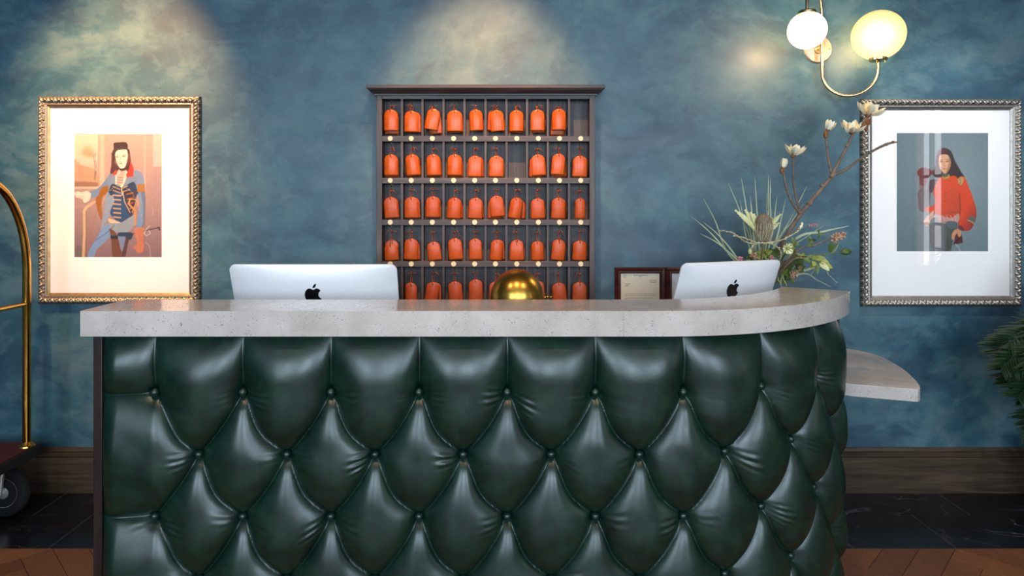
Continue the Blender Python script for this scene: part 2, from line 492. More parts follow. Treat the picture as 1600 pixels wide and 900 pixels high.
# herringbone floor: one mesh of separate boards over a dark bed, cut off at the marble border
TILE_Y = 2.70
def herringbone():
    import bmesh
    L, W, g = 0.54, 0.108, 0.0012
    c, s = math.cos(PI / 4), math.sin(PI / 4)
    mb = MB(); cols = []
    mb.box(XL, XR, YF, TILE_Y, -0.06, -0.004)
    cols += [lin((38, 26, 20))] * 8
    for k in range(-80, 81):
        for m in range(-14, 15):
            for (x, y, dx, dy) in ((k * W + m * L, k * W - m * L, L, W), (k * W + m * L + L, k * W - m * L + W - L, W, L)):
                pts = [(x + g, y + g), (x + dx - g, y + g), (x + dx - g, y + dy - g), (x + g, y + dy - g)]
                q = [(px * c - py * s + 0.02, px * s + py * c + 1.1) for px, py in pts]
                xs = [p[0] for p in q]; ys = [p[1] for p in q]
                if max(xs) < XL or min(xs) > XR or min(ys) > TILE_Y or max(ys) < YF: continue
                q = [(min(max(p[0], XL), XR), max(p[1], YF)) for p in q]
                mb.prism(q, -0.004, 0.0)
                t = random.random(); col = lin((122 + 34 * t, 74 + 22 * t, 46 + 14 * t))
                cols += [col] * 8
    a = np.ones((len(mb.v), 4), dtype=np.float32); a[:, :3] = np.array(cols)
    o = mb.build('floor', M['floor_wood'], smooth=False, attr=a)
    bm = bmesh.new(); bm.from_mesh(o.data)
    bmesh.ops.bisect_plane(bm, geom=bm.verts[:] + bm.edges[:] + bm.faces[:], plane_co=(0, TILE_Y, 0), plane_no=(0, 1, 0), clear_outer=True)
    bm.to_mesh(o.data); bm.free()
    o['kind'] = 'structure'
t = NT('herringbone_oak')
a_ = t.n('ShaderNodeVertexColor'); a_.layer_name = 'paint'
gr = t.noise(t.coord((14, 14, 14), rot=(0, 0, PI / 4)), 3, 6, 0.65, 1.2)
c_ = t.mix(t.ramp(gr, [(0.35, 0.0), (0.7, 0.5)]), a_.outputs['Color'], lin((70, 42, 28)))
M['floor_wood'] = t.set(color=c_, rough=0.38, spec=0.4, normal=t.bump(gr, 0.05, 0.002))
herringbone()

# marble border in front of the wall: two courses of slabs with pale joints
mb = MB(); gb = MB()
g = 0.0014
TL = 0.5475
for (y0, y1, off) in ((2.993, WALL_Y, -2.177), (TILE_Y, 2.993, -1.903)):
    k0 = math.floor((XL - off) / TL)
    x = off + k0 * TL
    while x < XR:
        mb.box(max(x, XL) + g, min(x + TL, XR) - g, y0 + g, y1 - g, -0.02, 0.0)
        x += TL
tr = struct('trim_1', mb, M['marble'], smooth=False)
struct('trim_2', MB().box(XL, XR, TILE_Y, WALL_Y, -0.06, -0.0012), M['grout'], smooth=False)

prof = [(0, 0), (-0.024, 0), (-0.024, 0.172), (-0.018, 0.178), (-0.024, 0.184), (-0.024, 0.196), (-0.015, 0.2), (-0.018, 0.210), (-0.012, 0.222), (0, 0.224)]
b = MB().prism_x([(WALL_Y + p[0], p[1]) for p in prof], XL, XR)
struct('baseboard_back', b, M['oak'], smooth=False)
b = MB().prism_y([(XL - p[0], p[1]) for p in prof], YF, WALL_Y - 0.024)
struct('baseboard_left', b, M['oak'], smooth=False)

# ------------------------------------------------------------------ reception desk
CX, CY, RO = 0.5, 2.988, 1.0          # arc centre and outer radius of the slab
X_LEFT = -1.302
A_END = math.radians(57.4)

def at(s, off, x_left):
    """point on the counter line: s along the front from x_left, off inwards"""
    if s <= CX - x_left: return (x_left + s, CY - RO + off)
    a = (s - (CX - x_left)) / RO
    return (CX + (RO - off) * math.sin(a), CY - (RO - off) * math.cos(a))

def band(off0, off1, x0, a1, n=40, x_end=None):
    """plan polygon of a strip following the counter"""
    outer = [(x0, CY - RO + off0)]; inner = [(x0, CY - RO + off1)]
    if x_end is not None:
        outer.append((x_end, CY - RO + off0)); inner.append((x_end, CY - RO + off1))
    else:
        for i in range(n + 1):
            a = a1 * i / n
            outer.append((CX + (RO - off0) * math.sin(a), CY - (RO - off0) * math.cos(a)))
            inner.append((CX + (RO - off1) * math.sin(a), CY - (RO - off1) * math.cos(a)))
    return outer + inner[::-1]

SEAM = 0.386
top = thing('countertop', 'thick pale pitted stone countertop with a curved right end on the green leather desk', 'countertop', (-0.4, 2.1, 1.04))
MB().prism(band(0, 0.242, X_LEFT, 0, x_end=SEAM - 0.0001), 1.0402, 1.12).build('slab', M['stone'], top, bevel=0.0008, angle=30)
MB().prism(band(0, 0.242, SEAM + 0.0001, A_END), 1.0402, 1.12).build('slab', M['stone'], top, bevel=0.0008, angle=30)

desk = thing('reception_desk', 'curved reception desk faced with dark green buttoned leather', 'desk', (-0.4, 2.12, 0))
MB().prism(band(0.075, 0.225, -1.262, A_END - 0.035), 0.0, 1.04).build('carcass', M['desk'], desk, angle=30)
MB().box(-1.29, -1.262, CY - RO + 0.045, CY - RO + 0.232, 0.0, 1.04).build('end_panel', M['desk'], desk, bevel=0.002)
e0 = A_END - 0.035
pts = []
for (o_, a_1) in ((0.035, e0), (0.035, A_END - 0.004), (0.232, A_END - 0.004), (0.232, e0)):
    pts.append((CX + (RO - o_) * math.sin(a_1), CY - (RO - o_) * math.cos(a_1)))
MB().prism(pts, 0.0, 1.04).build('end_panel', M['desk'], desk, bevel=0.002)
MB().prism(band(0.055, 0.075, -1.262, e0 - 0.001), 0.0, 0.06).build('plinth', M['desk'], desk, angle=30)

# buttoned leather
OFFB = 0.058                 # where the buttons sit, measured in from the slab edge
RL = RO - OFFB
HX, VZ, XB, ZB, PH = 0.2799, 0.197, -1.095, 0.854, 0.066
S0 = -1.262; ST = CX - S0; SLEN = ST + RL * (A_END - 0.036)
ZT, ZBOT = 1.039, 0.058
def fprof(t):
    x = np.abs(2 * (t - np.floor(t)) - 1)
    return np.power(np.clip(1 - np.power(x, 2.2), 0, 1), 0.55)
def gedge(d):
    return np.power(np.clip(1 - (1 - np.clip(d, 0, 1)) ** 2.3, 0, 1), 0.62)
def leather_height(s, z):
    a = (s + S0 - XB) / HX
    b = (z - ZB) / (2 * VZ)
    u0 = a + b; v0 = a - b
    aw = np.clip(a * 2.2, 0, 1); aw = aw * aw * (3 - 2 * aw)
    # sag: the seams that run down to the right hang lower between their buttons
    du = 0.036 * np.sin(PI * v0) ** 2 * aw
    dv = 0.008 * np.sin(PI * u0) ** 2 * aw
    below = b < 0
    u = np.where(below, u0 + du / (2 * VZ) * np.clip(-b * 8, 0, 1), u0)
    v = np.where(below, v0 - dv / (2 * VZ) * np.clip(-b * 8, 0, 1), v0)
    fu = fprof(u); fv = fprof(v)
    k = 0.27
    h = k * (fu + fv - fu * fv) + (1 - k) * fu * fv
    # above the first row the seams run straight up
    fa = fprof(a); gb_ = gedge(np.maximum(b, 0) / 0.5)
    sb = np.clip(b / 0.42, 0, 1); sb = sb * sb * (3 - 2 * sb)
    G = fa + (1 - fa) * 0.9 * sb
    ht = k * (fa + G - fa * G) + (1 - k) * fa * G
    h = np.where(b >= 0, ht, h)
    # left of the first column the seams run straight out to the edge
    fb = fprof(b); ga = gedge(np.maximum(-a, 0) / 0.5)
    sa = np.clip(-a / 0.9, 0, 1); sa = sa * sa * (3 - 2 * sa)
    G2 = fb + (1 - fb) * 0.9 * sa
    hl = k * (fb + G2 - fb * G2) + (1 - k) * fb * G2
    h = np.where((a < 0) & (b < 0), hl, h)
    hc = k * (ga + gb_ - ga * gb_) + (1 - k) * ga * gb_
    h = np.where((a < 0) & (b >= 0), hc, h)
    return h
def button_list():
    out = []
    row = 0
    while True:
        z = ZB - row * VZ
        if z < 0.09: break
        x = XB + (0.5 * HX if row % 2 else 0)
        while x - S0 < SLEN - 0.05:
            out.append((x - S0, z)); x += HX
        row += 1
    return out
BUT = button_list()
def path_np(s, off):
    """arrays: s along the button line, off inwards from the slab edge"""
    a = np.maximum(0, s - ST) / RL
    R = RO - off
    x = np.where(s <= ST, S0 + s, CX + R * np.sin(a))
    y = np.where(s <= ST, CY - R, CY - R * np.cos(a))
    return x, y
ns, nz = int(SLEN / 0.0032), int((ZT - ZBOT) / 0.0032)
sg, zg = np.meshgrid(np.linspace(0, SLEN, ns), np.linspace(ZBOT, ZT, nz))
h = leather_height(sg, zg)
H = PH * h
r2 = np.random.default_rng(3)
for (bs, bz) in BUT:
    ds = sg - bs; dz = zg - bz
    for sd in (-1, 1):
        amp = r2.uniform(0.0, 1.0) ** 2.2 * 0.0034
        wl = r2.uniform(0.017, 0.024); tilt = r2.uniform(-0.35, 0.35); ph = r2.uniform(0, 6.28); c0 = r2.uniform(0.04, 0.065)
        x = ds * sd
        zz = dz - tilt * x
        H += amp * np.exp(-((x - c0) / 0.028) ** 2) * np.exp(-(zz / 0.026) ** 2) * np.sin(2 * PI * zz / (wl * (0.6 + x * 7)) + ph)
    H -= 0.018 * np.exp(-(ds ** 2 + dz ** 2) / 0.021 ** 2)
H += 0.0022 * np.sin(sg * 17 + 3 * np.sin(zg * 9)) * np.sin(zg * 21 + 1.5 * np.sin(sg * 7)) * h
ed = np.ones_like(H)
for d, wd, base in ((ZT - zg, 0.13, 0.12), (zg - ZBOT, 0.05, 0.0), (sg, 0.06, 0.1), (SLEN - sg, 0.05, 0.0)):
    q = np.clip(d / wd, 0, 1)
    ed *= base + (1 - base) * (1 - (1 - q) ** 2)
H = H * ed
# the padding hangs a little over the seams below it
hang = H / PH
sg2 = np.clip(sg + 0.010 * hang * (np.minimum(sg, SLEN - sg) > 0.03) * np.clip(np.minimum(sg, SLEN - sg) / 0.1, 0, 1), 0, SLEN)
zg2 = zg - 0.020 * hang * np.clip((zg - ZBOT) / 0.15, 0, 1) * np.clip((ZT - zg) / 0.12, 0, 1)
X, Y = path_np(sg2, OFFB - H)
lb = MB().grid(np.stack([X, Y, zg2], axis=-1))
lb.build('leather_panel', M['leather'], desk, angle=180)
proto = None
for (bs, bz) in BUT:
    bx_, by_ = path_np(np.array([bs]), OFFB - 0.004); a = max(0, bs - ST) / RL
    nrm = Vector((math.sin(a), -math.cos(a), 0))
    if proto is None:
        proto = MB().lathe([(0.0005, 0.020), (0.006, 0.0190), (0.0110, 0.0155), (0.0140, 0.009), (0.0145, 0.002), (0.012, -0.006), (0.0, -0.012)][::-1], 20).build('button', M['leather'], desk, local=True)
        o = proto
    else:
        o = proto.copy(); COL.objects.link(o); o.parent = desk
    o.location = Vector((bx_[0], by_[0], bz)) - wloc(desk)
    o.rotation_mode = 'QUATERNION'
    o.rotation_quaternion = Vector((0, 0, 1)).rotation_difference(nrm)

# lower worktop behind the desk, with its rounded end beyond it
WT = 0.76
pts = [(-1.24, CY - RO + 0.26), (CX, CY - RO + 0.26)]
for i in range(1, 13):
    a = (A_END - 0.02) * i / 12
    pts.append((CX + (RO - 0.26) * math.sin(a), CY - (RO - 0.26) * math.cos(a)))
tip = smooth_path([(1.565, 2.392, 0), (1.592, 2.42, 0), (1.64, 2.52, 0), (1.702, 2.70, 0), (1.735, 2.88, 0), (1.722, 2.99, 0), (1.67, 3.07, 0), (1.55, 3.13, 0)], 6)
pts += [(1.152, 2.60), (1.362, 2.462)] + [(p.x, p.y) for p in tip] + [(1.1, 3.14), (0.9, 2.95), (0.55, 2.80), (-1.24, 2.80)]
wt = thing('worktop', 'lower stone worktop behind the desk with a rounded end sticking out on the right', 'worktop', (0, 2.5, WT - 0.048))
MB().prism(pts, WT - 0.048, WT).build('top', M['stone'], wt, bevel=0.002, angle=30)
for x0 in (-1.15, -0.1, 0.95):
    MB().box(x0, x0 + 0.04, 2.32 if x0 < 0.9 else 2.72, 2.74 if x0 < 0.9 else 2.93, 0, WT - 0.0481).build('support_panel', M['desk'], wt)

# ------------------------------------------------------------------ computers
APPLE = [(0.02, .72), (.12, .765), (.25, .79), (.36, .755), (.44, .685), (.365, .61), (.32, .52), (.315, .42), (.365, .33), (.47, .255), (.43, .15), (.35, .055), (.26, .005), (.15, .022), (.03, .05), (-.08, .03), (-.2, .0), (-.31, .055), (-.41, .19), (-.475, .36), (-.475, .54), (-.41, .68), (-.29, .77), (-.17, .785), (-.06, .75)]
LEAF = [(.01, .82), (.015, .88), (.055, .95), (.12, 1.0), (.19, 1.02), (.195, .95), (.16, .885), (.10, .84)]
def closed_smooth(p, n=4):
    q = [Vector((a, 0, b)) for a, b in p]
    k = len(q); out = []
    for i in range(k):
        a, b, c, d = q[i - 1], q[i], q[(i + 1) % k], q[(i + 2) % k]
        for j in range(n):
            t_ = j / n
            r = 0.5 * ((2 * b) + (c - a) * t_ + (2 * a - 5 * b + 4 * c - d) * t_ * t_ + (3 * b - a - 3 * c + d) * t_ ** 3)
            out.append((r.x, r.z))
    return out
def computer(label, W, Hh, topz, loc, yaw, tilt, logo_w):
    root = thing('desktop_computer', label, 'computer', loc, None, yaw)
    hw, hh = W / 2, Hh / 2
    ct, st = math.cos(tilt), math.sin(tilt)
    zc = topz - loc[2] - hh * ct          # panel centre height above the worktop
    yc = 0.0
    R = Matrix(((1, 0, 0, 0), (0, ct, -st, yc), (0, st, ct, zc), (0, 0, 0, 1)))
    def bulge(x, z):
        return -(0.004 + 0.036 * max(0, 1 - abs(x / hw) ** 3.2) * max(0, 1 - abs(z / hh) ** 3.2))
    def outline(inset, r=0.026, n=7):
        w2, h2 = hw - inset, hh - inset; r = max(0.004, r - inset * 0.3); o = []
        for (cx, cz, a0) in ((w2 - r, h2 - r, 0), (-w2 + r, h2 - r, 90), (-w2 + r, -h2 + r, 180), (w2 - r, -h2 + r, 270)):
            for i in range(n):
                a = math.radians(a0 + 90 * i / (n - 1)); o.append((cx + r * math.cos(a), cz + r * math.sin(a)))
        # spread extra points along the straight runs
        out = []
        for i in range(len(o)):
            p, q = o[i], o[(i + 1) % len(o)]
            m = 10 if i % n == n - 1 else 1
            for j in range(m): out.append((p[0] + (q[0] - p[0]) * j / m, p[1] + (q[1] - p[1]) * j / m))
        return out
    mb = MB(); loops = []
    for (ins, yy) in ((0.0, 0.004), (0.0, -0.003)): loops.append([(x, yy, z) for x, z in outline(ins)])
    for q in np.linspace(0.004, hh - 0.012, 14): loops.append([(x, bulge(x, z), z) for x, z in outline(float(q))])
    n = len(loops[0]); vs = [p for l_ in loops for p in l_]; fs = []
    for i in range(len(loops) - 1):
        for j in range(n): fs.append((i * n + j, i * n + (j + 1) % n, (i + 1) * n + (j + 1) % n, (i + 1) * n + j))
    fs.append(tuple(range(n))); fs.append(tuple(reversed(range((len(loops) - 1) * n, len(loops) * n))))
    mb.add(vs, fs).xform(R)
    case = mb.build('casing', M['alu'], root, local=True, angle=35)
    s = MB(); s.prism_y(outline(0.012), 0.0042, 0.006); s.xform(R)
    s.build('screen', M['screen'], root, local=True, smooth=False)
    e = MB()
    lh = logo_w * 1.2
    z0 = hh - 0.070 - lh
    for poly in (APPLE, LEAF):
        pp = closed_smooth(poly)
        k = len(pp)
        for yy in (0,):
            vs = []
            for d in (0.0, 0.0035):
                for (a, b_) in pp:
                    x, z = a * logo_w, z0 + b_ * lh
                    vs.append((x, bulge(x, z) - 0.0022 + d, z))
            cxm = sum(a for a, _ in pp) / k * logo_w; czm = z0 + sum(b_ for _, b_ in pp) / k * lh
            vs.append((cxm, bulge(cxm, czm) - 0.0022, czm))
            e.add(vs, [(i, (i + 1) % k, k + (i + 1) % k, k + i) for i in range(k)] + [((i + 1) % k, i, 2 * k) for i in range(k)])
    e.xform(R)
    e.build('emblem', M['black'], case, local=True, smooth=False)
    # stand: foot on the worktop and a bent neck joining the back
    y0 = 0.03
    zj = zc + 0.0
    path = [(0, 0.11, 0.004), (0, -0.02, 0.004), (0, -0.055, 0.012), (0, -0.068, 0.04), (0, -0.066, zj * 0.6), (0, -0.040, zj)]
    sp = smooth_path(path, 6)
    A = []
    for th in (0, 1):
        rows = []
        for i, p in enumerate(sp):
            wv = 0.095 if i > 12 else 0.1
            rows.append([(-wv, p.y, p.z + 0.0), (wv, p.y, p.z)])
        A.append(rows)
    sb = MB().grid(np.array([[list(c) for c in r] for r in A[0]]))
    so = sb.build('stand', M['alu'], root, local=True, angle=60)
    sm = so.modifiers.new('thick', 'SOLIDIFY'); sm.thickness = 0.007; sm.offset = 0
    return root

computer('silver all-in-one computer seen from behind, large and square-on, left of the brass dome', 0.650, 0.43, 1.219,
         (-0.722, 2.555, WT), 0.0, math.radians(21), 0.066)
ya = math.atan2(0.18, 0.48)
computer('silver all-in-one computer seen from behind, turned sideways in front of the flowers', 0.514, 0.36, 1.211,
         (0.962, 2.752, WT), ya, math.radians(21), 0.062)

# ------------------------------------------------------------------ brass dome lamp
lx, ly, lz = 0.069, 2.47, 1.088
lamp = thing('desk_lamp', 'polished brass desk lamp with a hemispherical dome shade behind the countertop', 'lamp', (lx, ly, WT))
R_ = 0.104
prof = [(R_ * math.cos(a), R_ * math.sin(a) * 1.10) for a in np.linspace(-0.1, PI / 2 - 0.02, 22)]
inner = [(r * 0.985, z * 0.985 - 0.0004) for r, z in prof[::-1]]
MB().lathe([(r, z + lz) for r, z in prof] + [(0.0, lz + R_ * 1.10), (0.0, lz + R_ * 1.08)] + [(r, z + lz) for r, z in inner] + [(prof[0][0], prof[0][1] + lz)], 48, (lx, ly, 0)).build('shade', M['brushed'], lamp, angle=50)
MB().tube([(lx, ly, WT + 0.012), (lx, ly, lz + R_ * 1.06)], 0.007, 14).build('stem', M['brass'], lamp)
MB().lathe([(0.0, WT + 0.022), (0.02, WT + 0.021), (0.075, WT + 0.015), (0.085, WT + 0.008), (0.085, WT), (0.0, WT)][::-1], 40, (lx, ly, 0)).build('base', M['brass'], lamp)
sw = MB().tube([(lx + 0.098, ly, lz + 0.006), (lx + 0.126, ly, lz + 0.005)], 0.004, 10).ball((lx + 0.118, ly, lz + 0.007), 0.008).ball((lx + 0.131, ly, lz + 0.006), 0.006)
sw.build('switch', M['brass'], lamp)
# ------------------------------------------------------------------ key rack
rx0, rx1 = (588 - 780) * 0.00315, (930 - 780) * 0.00315
RY, RBACK = 3.15, 3.222
def rz(py): return 1.45 - (py - 320) / 1000 * RY
def rxx(px): return (px - 780) / 1000 * RY
rack = thing('key_rack', 'dark oak key rack of fifty pigeonholes with a moulded top hung on the blue wall', 'rack', ((rx0 + rx1) / 2, 3.239, 1.45))
ztop, zbot = rz(149.5), rz(486)
xi0, xi1 = rxx(597), rxx(921)
MB().box(rx0, rx1, RBACK, 3.2395, zbot, ztop).build('back_panel', M['rackback'], rack, smooth=False)
MB().box(rx0, xi0, RY, RBACK, zbot, ztop).build('side_panel', M['rackz'], rack, bevel=0.0015)
MB().box(xi1, rx1, RY, RBACK, zbot, ztop).build('side_panel', M['rackz'], rack, bevel=0.0015)
MB().box(xi0, xi1, RY + 0.001, RBACK, rz(154.5), ztop).build('top_rail', M['rack'], rack, bevel=0.001)
MB().box(xi0, xi1, RY + 0.001, RBACK, zbot, rz(482)).build('bottom_rail', M['rack'], rack, bevel=0.001)
RAILS = [216.5, 282.0, 347.3, 412.5, 477.7]
rails_z = []
for py in RAILS[:4]:
    z0, z1 = rz(py + 4.6), rz(py - 4.2)
    rails_z.append((z0, z1))
    MB().box(xi0, xi1, RY + 0.001, RBACK, z0, z1).build('shelf_rail', M['rack'], rack, bevel=0.001)
DIV = [627.8, 659.9, 692.8, 725.7, 758.6, 791.4, 823.5, 856.0, 889.3]
lev = [rz(154.5)] + [v for p in rails_z for v in (p[1], p[0])] + [rz(482)]
for px in DIV:
    mb = MB()
    for k in range(5):
        zt = lev[2 * k]; zb = lev[2 * k + 1]
        mb.box(rxx(px) - 0.0052, rxx(px) + 0.0052, RY + 0.006, RBACK, zb, zt)
    mb.build('divider', M['rackz'], rack, smooth=False)
# cornice, stepped
yb = 3.2395
cor = [(RY - 0.003, ztop), (RY - 0.008, ztop), (RY - 0.008, ztop + 0.008), (RY - 0.014, ztop + 0.010), (RY - 0.022, ztop + 0.018), (RY - 0.034, ztop + 0.026), (RY - 0.036, ztop + 0.030), (RY - 0.043, ztop + 0.031), (RY - 0.043, ztop + 0.047), (yb, ztop + 0.047)]
# a moulding that returns to the wall on both sides: sweep the profile out along x too
vs = []; fs = []
n = len(cor) - 1
for (y, z) in cor[:-1]:
    d = RY - y
    vs += [(rx0 - d, yb, z), (rx0 - d, y, z), (rx1 + d, y, z), (rx1 + d, yb, z)]
for i in range(n - 1):
    for j in range(3):
        fs.append((i * 4 + j, i * 4 + j + 1, (i + 1) * 4 + j + 1, (i + 1) * 4 + j))
fs.append(tuple((n - 1) * 4 + j for j in range(4)))
fs.append((3, 2, 1, 0))
fs.append(tuple(i * 4 for i in range(n)) + ())
fs.append(tuple(i * 4 + 3 for i in reversed(range(n))))
MB().add(vs, fs).build('cornice', M['rack'], rack, smooth=False)
DISC_X = [609.7, 642.6, 675.5, 708.8, 741.7, 774.2, 807.5, 841.2, 874.2, 907.4]
disc0 = None
for r, py in enumerate(RAILS[:4]):
    for c, px in enumerate(DISC_X):
        loc = Vector((rxx(px), RY + 0.001, rz(py)))
        if disc0 is None:
            disc0 = MB().lathe([(0.0, 0.0), (0.0128, 0.0), (0.0128, -0.0022), (0.0118, -0.0034), (0.0108, -0.0034), (0.0106, -0.0026), (0.0, -0.0026)][::-1], 24, axis='Y').build('number_disc', M['ivory'], rack, local=True)
            o = disc0
        else:
            o = disc0.copy(); COL.objects.link(o); o.parent = rack
        o.location = loc - wloc(rack)
# hook under the ceiling of every pigeonhole
TAGX = [611.8, 643.9, 677.2, 710.9, 743.3, 775.8, 806.9, 839.5, 873.0, 905.3]
TY = 3.182
hook0 = None
ceil_z = [lev[0], lev[2], lev[4], lev[6], lev[8]]
def tx(px): return (px - 780) / 1000 * TY
for r in range(5):
    for c in range(10):
        loc = Vector((tx(TAGX[c]), TY, ceil_z[r]))
        if hook0 is None:
            p = [(0, 0, 0), (0, 0, -0.010)] + [(0, -0.006 + 0.006 * math.cos(a), -0.010 - 0.006 * math.sin(a)) for a in np.linspace(0.3, 4.2, 9)]
            hook0 = MB().tube(p, 0.0014, 8).build('hook', M['brass'], rack, local=True); o = hook0
        else:
            o = hook0.copy(); COL.objects.link(o); o.parent = rack
        o.location = loc - wloc(rack)

# ------------------------------------------------------------------ key tags
ORD = ['first', 'second', 'third', 'fourth', 'fifth', 'sixth', 'seventh', 'eighth', 'ninth', 'tenth']
ROWN = ['top row', 'second row', 'third row', 'fourth row', 'bottom row']
# per tag: lean of the front flap (deg, + = foot to the left), second flap shift (dx, dz, lean) in px or None, drop in px, width factor, knot side
T = {
 (0,0): (0, (0, 5, 2), 0, 1, 1), (0,1): (1, (7, 1, -3), 2, 1, -1), (0,2): (11, (6, 6, -8), -1, .95, 0), (0,3): (0, (2, 2, -2), 1, 1.1, 0), (0,4): (-3, None, 0, .95, -1),
 (0,5): (-5, (-5, -1, 4), 1, 1, -1), (0,6): (0, (1, 2, 3), 1, 1, 1), (0,7): (0, (2, 3, -2), 0, 1, 1), (0,8): (0, (-1, 8, 2), -1, 1, -1),
 (1,0): (0, (0, 3, 1), 1, 1, 1), (1,1): (-5, (1, 2, -5), 1, 1, 1), (1,2): (-2, (1, 2, -3), 1, 1, 1), (1,3): (1, (3, 5, -2), 1, 1.05, -1), (1,4): (2, (4, 1, -2), 3, 1, 1),
 (1,5): (1, (0, 1, 0), 3, 1.05, -1), (1,7): (-4, (-4, 4, 2), 1, 1, 0), (1,8): (5, (4, 5, -7), 0, .95, -1), (1,9): (2, (0, 1, -1), 3, 1.05, 0),
 (2,0): (-4, (1, 1, -2), 1, 1, 1), (2,1): (0, (3, 1, -2), 1, 1, 0), (2,2): (2, (1, 1, -2), 0, 1, 0), (2,3): (4, (3, 5, -4), 2, 1, 1), (2,4): (3, (4, 2, -5), 2, 1, 1),
 (2,5): (-6, (-4, 5, 3), -1, 1, 0), (2,6): (9, (11, 5, -1), 2, .9, 1), (2,7): (-2, (0, 1, 0), 3, 1, 1), (2,8): (2, (3, 2, -2), 2, 1, 1), (2,9): (0, None, 3, .72, 0),
 (3,0): (-3, (-2, -6, 2), 9, 1, 0), (3,1): (3, (4, 5, -3), 0, 1, -1), (3,2): (-7, None, 5, .95, -1), (3,3): (-4, (-1, 0, -1), 0, 1, 0), (3,4): (-1, None, 0, .92, 0),
 (3,5): (3, (5, 1, -3), 2, .85, 0), (3,6): (-1, (1, -3, 1), 6, 1.02, -1), (3,7): (-2, None, 4, .9, 0), (3,8): (6, (-1, -1, 1), 3, .95, 1), (3,9): (2, (0, 1, 0), 3, 1, 1),
 (4,1): (1, (-4, 0, 2), 4, .8, 0), (4,2): (9, (4, 2, -2), 2, .95, 1), (4,3): (-4, (0, 4, 1), 1, 1, 0), (4,4): (0, (0, 1, 0), -2, 1, -1), (4,5): (0, None, 1, 1, 1),
 (4,7): (-4, None, 0, .9, 0), (4,8): (-6, None, 3, 1, -1), (4,9): (3, (-1, 0, 0), 3, 1, -1),
}
TOPY = [172.5, 241.0, 307.0, 372.5, 438.0]
BRIGHT = {(0, 0), (0, 8), (2, 9)}
NEAR = {(0, 3): 'gleaming ', (2, 9): 'narrow curled ', (0, 2): 'leaning ', (2, 6): 'splayed '}
def tongue(mb, cx, y, ztop, w, hgt, lean, curl, off=0.0):
    """a curved leather flap with a round shoulder, hanging from (cx, ztop)"""
    rows = []
    nr, nc = 16, 11
    ca, sa = math.cos(lean), math.sin(lean)
    for i in range(nr):
        q = i / (nr - 1)
        zz = -hgt * q
        sh = min(1.0, q * hgt / (w * 0.42))
        hw = w / 2 * math.sqrt(max(0.0, 1 - (1 - sh) ** 2)) if sh < 1 else w / 2
        hw = max(hw, w * 0.06) * (1 + 0.05 * q)
        row = []
        for j in range(nc):
            p = (j / (nc - 1) * 2 - 1)
            x = hw * p
            yy = -curl * (1 - (x / (w / 2)) ** 2) - 0.004 * math.sin(q * PI) + off
            row.append((cx + x * ca + zz * sa, y + yy, ztop - x * sa + zz * ca))
        rows.append(row)
    return mb.grid(np.array(rows))
EDGE = [xi0] + [rxx(p) for p in DIV] + [xi1]
def fit(mb, c):
    """slide a flap sideways until it clears the dividers of its pigeonhole"""
    xs = [p[0] for p in mb.v]
    lo, hi = EDGE[c] + 0.0075, EDGE[c + 1] - 0.0075
    d = max(0, lo - min(xs)) - max(0, max(xs) - hi)
    return mb.xform(Matrix.Translation((d, 0, 0))) if d else mb
rt = random.Random(21)
